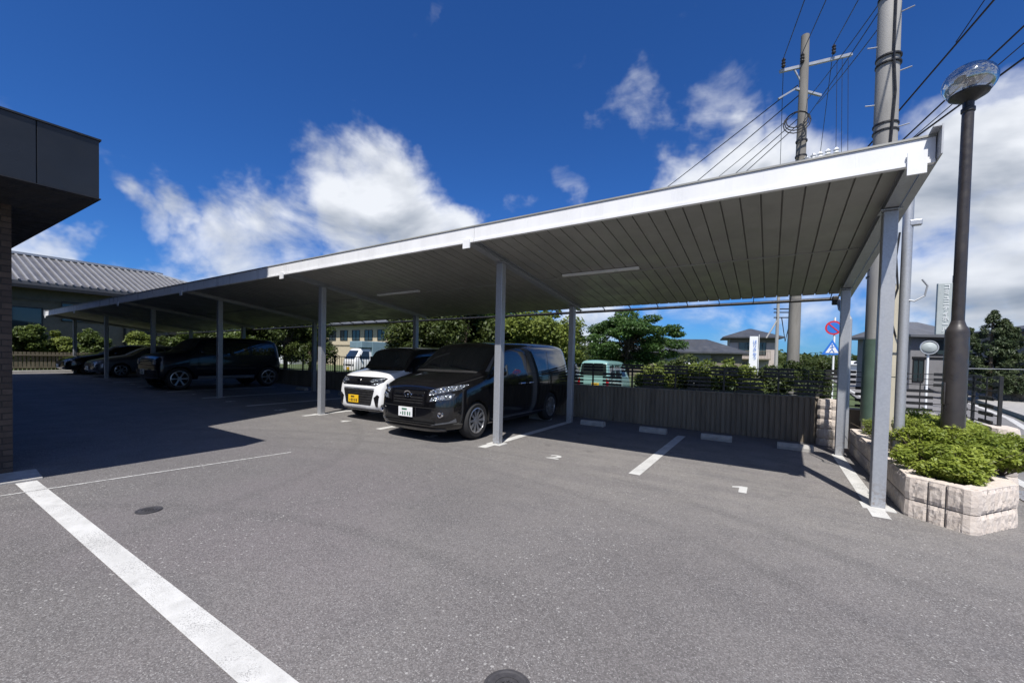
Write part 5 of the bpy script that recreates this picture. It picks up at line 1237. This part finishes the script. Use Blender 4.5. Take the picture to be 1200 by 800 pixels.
# ---- small box truck
st = [(0.00, .36, .70, .86, .55, .66, .64, .52), (0.05, .28, .92, 1.05, .66, .71, .69, .60), (0.14, .26, .98, 1.20, .68, .725, .71, .62), (0.42, .26, 1.0, 1.66, .69, .73, .71, .60), (.52, .26, 1.0, 1.74, .69, .73, .71, .60), (.9, .26, 1.0, 1.78, .69, .73, .71, .60), (1.22, .26, 1.0, 1.77, .69, .73, .71, .60), (1.27, .3, .98, 1.70, .66, .71, .70, .58)]
tx = atD(399, 438, 26.5)
v = Car('box_truck', 'small white truck with blue-grey covered box on the grass beyond the wall', (tx.x+.75, tx.y, .15), R(-8), st, M['paint_white'], 'truck', wheels=((.62, .31),), group='vehicles behind the wall')
for sx in (1, -1): v.wheel(.62, sx, .27, spokes=6, w_=.15); v.wheel(2.5, sx, .27, spokes=6, w_=.15)
v.patch('windscreen', [(-.60, 1.06), (.60, 1.06), (.55, 1.60), (-.55, 1.60)], GL, 'front', res=.09, round_=.05)
v.both('door_window', [(.36, 1.06), (1.05, 1.06), (1.05, 1.55), (.62, 1.55)], GL, round_=.04)
v.both('headlight', [(.44, .62), (.64, .64), (.64, .76), (.46, .76)], M['lens'], 'front', off=.008)
v.patch('grille', [(-.36, .64), (.36, .64), (.36, .74), (-.36, .74)], M['plastic'], 'front', off=.006)
v.both('door_gap', [(1.1, .5), (1.11, .5), (1.11, 1.55), (1.1, 1.55)], VO)
v.mirror(.35, 1.25, .72, PL, (.10, .06, .2)); v.plate((0, -.02, .48), 'plate_yellow', ink='plastic')
v.box('chassis', (0, 2.3, .45), (1.0, 2.0, .16), PL); v.box('load_bed', (0, 2.32, .68), (1.42, 2.0, .24), M['paint_white'], bev=.015)
M['tarp'] = gmat('blue_grey_tarpaulin', (.17, .26, .31), .6, amt=.15, scale=2, bump=.3, bscale=6)
k = MB().box((0, 2.28, 1.50), (1.46, 2.14, 1.38), bev=.04).box((0, .86, 1.98), (1.42, .78, .42), bev=.04); o = k.build('box_cover', M['tarp'], None, local=True); o.parent = v.root
#CARS_END

# ------------------------------------------------------------------ sun, sky with clouds, exposure
sun = bpy.data.objects.new('sun', bpy.data.lights.new('sun', 'SUN')); COL.objects.link(sun)
sun.data.energy = 4.6; sun.data.angle = R(.53); sun.data.color = (1, .955, .90)
sun.rotation_euler = (-SUNDIR).to_track_quat('-Z', 'Y').to_euler()
W_ = bpy.data.worlds.new('World'); SC.world = W_; W_.use_nodes = True; t = NT(W_.node_tree)
bg = t.n['Background']; sky = t.new('ShaderNodeTexSky', sky_type='NISHITA'); sky.sun_disc = False
sky.sun_elevation = EL; sky.sun_rotation = math.atan2(SUNDIR.x, SUNDIR.y); sky.air_density = 1.0; sky.dust_density = .25; sky.ozone_density = 3.5; sky.altitude = 0
D = t.vmath('NORMALIZE', t.co('Generated'))
wn = t.new('ShaderNodeTexNoise'); t.put(wn.inputs['Vector'], D); wn.inputs['Scale'].default_value = 5.0; wn.inputs['Detail'].default_value = 5; wn.inputs['Roughness'].default_value = .6
DW = t.vmath('ADD', D, t.vmath('SCALE', t.vmath('SUBTRACT', wn.outputs['Color'], (.5, .5, .5)), sc=.24))
def vdir(px, py): v = Vector(ray(px, py)); return v.normalized()
BL = [ # px, py, radius px, weight
 (165, 262, 46, .9), (215, 290, 60, .9), (270, 300, 70, 1.), (200, 258, 50, 1.), (260, 275, 60, 1.), (320, 270, 70, 1.05), (385, 250, 80, 1.15), (450, 220, 75, 1.2), (480, 260, 70, 1.1), (400, 190, 32, .7), (420, 290, 80, 1.1), (535, 258, 35, .8), (150, 240, 30, .55), (480, 170, 28, .6), (300, 200, 24, .42),
 (60, 290, 50, .95), (20, 300, 60, .8), (497, 18, 24, .45), (735, 140, 40, .55), (755, 105, 34, .5), (705, 165, 30, .55), (680, 95, 25, .36), (850, 120, 52, .55), (825, 150, 36, .5), (668, 228, 26, .48), (600, 245, 26, .35),
 (800, 215, 55, .95), (860, 190, 60, 1.), (900, 220, 70, 1.1), (930, 160, 50, .8), (970, 190, 60, .8), (1000, 290, 90, .9), (1100, 240, 90, 1.0), (1180, 200, 90, 1.1), (1130, 330, 110, 1.1), (1240, 300, 130, 1.2), (1200, 130, 60, .7), (1090, 170, 40, .55),
 (700, 390, 80, .9), (800, 370, 80, .6), (850, 400, 60, .65), (960, 350, 70, .55), (980, 410, 50, .45), (240, 360, 90, 1.0), (340, 340, 70, 1.0), (100, 360, 60, .6), (1060, 380, 60, .5)]
acc = None
for (px, py, r_, w_) in BL:
    v = vdir(px, py); v2 = vdir(px+r_*.7, py+r_*.7) ; ang = max(.02, v.angle(v2))
    dist = t.vmath('DISTANCE', DW, tuple(v)); g_ = t.smooth(dist, ang*1.5, ang*.25, 0, w_)
    acc = g_ if acc is None else t.math('MAXIMUM', acc, g_)
# unseen cloud added behind the camera to whiten the fill light in shade
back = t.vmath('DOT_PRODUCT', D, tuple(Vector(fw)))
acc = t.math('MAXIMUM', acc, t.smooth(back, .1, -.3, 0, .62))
P = t.vmath('MULTIPLY', D, (1, 1, 1.7))
n1 = t.noise(P, 4.6, 8, .55, .3); n2 = t.noise(t.vmath('ADD', P, tuple(SUNDIR*.06)), 4.6, 4, .5, .3)
n3 = t.noise(P, 2.0, 5, .6)
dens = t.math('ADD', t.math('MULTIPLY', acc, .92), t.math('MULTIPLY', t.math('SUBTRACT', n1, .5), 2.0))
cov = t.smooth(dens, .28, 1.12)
lit = t.math('MULTIPLY', t.math('SUBTRACT', n1, n2), 3.2)
thick = t.smooth(dens, .7, 1.35, 0., 1.)
br = t.math('SUBTRACT', t.math('ADD', .86, lit), t.math('MULTIPLY', thick, .40), clamp=True)
ccol = t.mix(br, (.30, .35, .43), (.92, .95, 1.0))
skc = t.mix(1, sky.outputs[0], (.38, .90, 1.72), 'MULTIPLY')
K = 15.0
cc = t.vmath('SCALE', ccol, sc=K)
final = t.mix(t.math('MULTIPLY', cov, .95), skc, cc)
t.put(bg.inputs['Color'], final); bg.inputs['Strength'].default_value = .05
W_.cycles.sampling_method = 'MANUAL'; W_.cycles.sample_map_resolution = 512
SC.view_settings.view_transform = 'Standard'; SC.view_settings.look = 'None'; SC.view_settings.exposure = .42; SC.view_settings.gamma = 1
SC.cycles.max_bounces = 6; SC.cycles.diffuse_bounces = 3; SC.cycles.glossy_bounces = 3; SC.cycles.transparent_max_bounces = 8
SC.cycles.use_denoising = True; SC.cycles.caustics_reflective = False; SC.cycles.caustics_refractive = False
SC.cycles.sample_clamp_indirect = 6
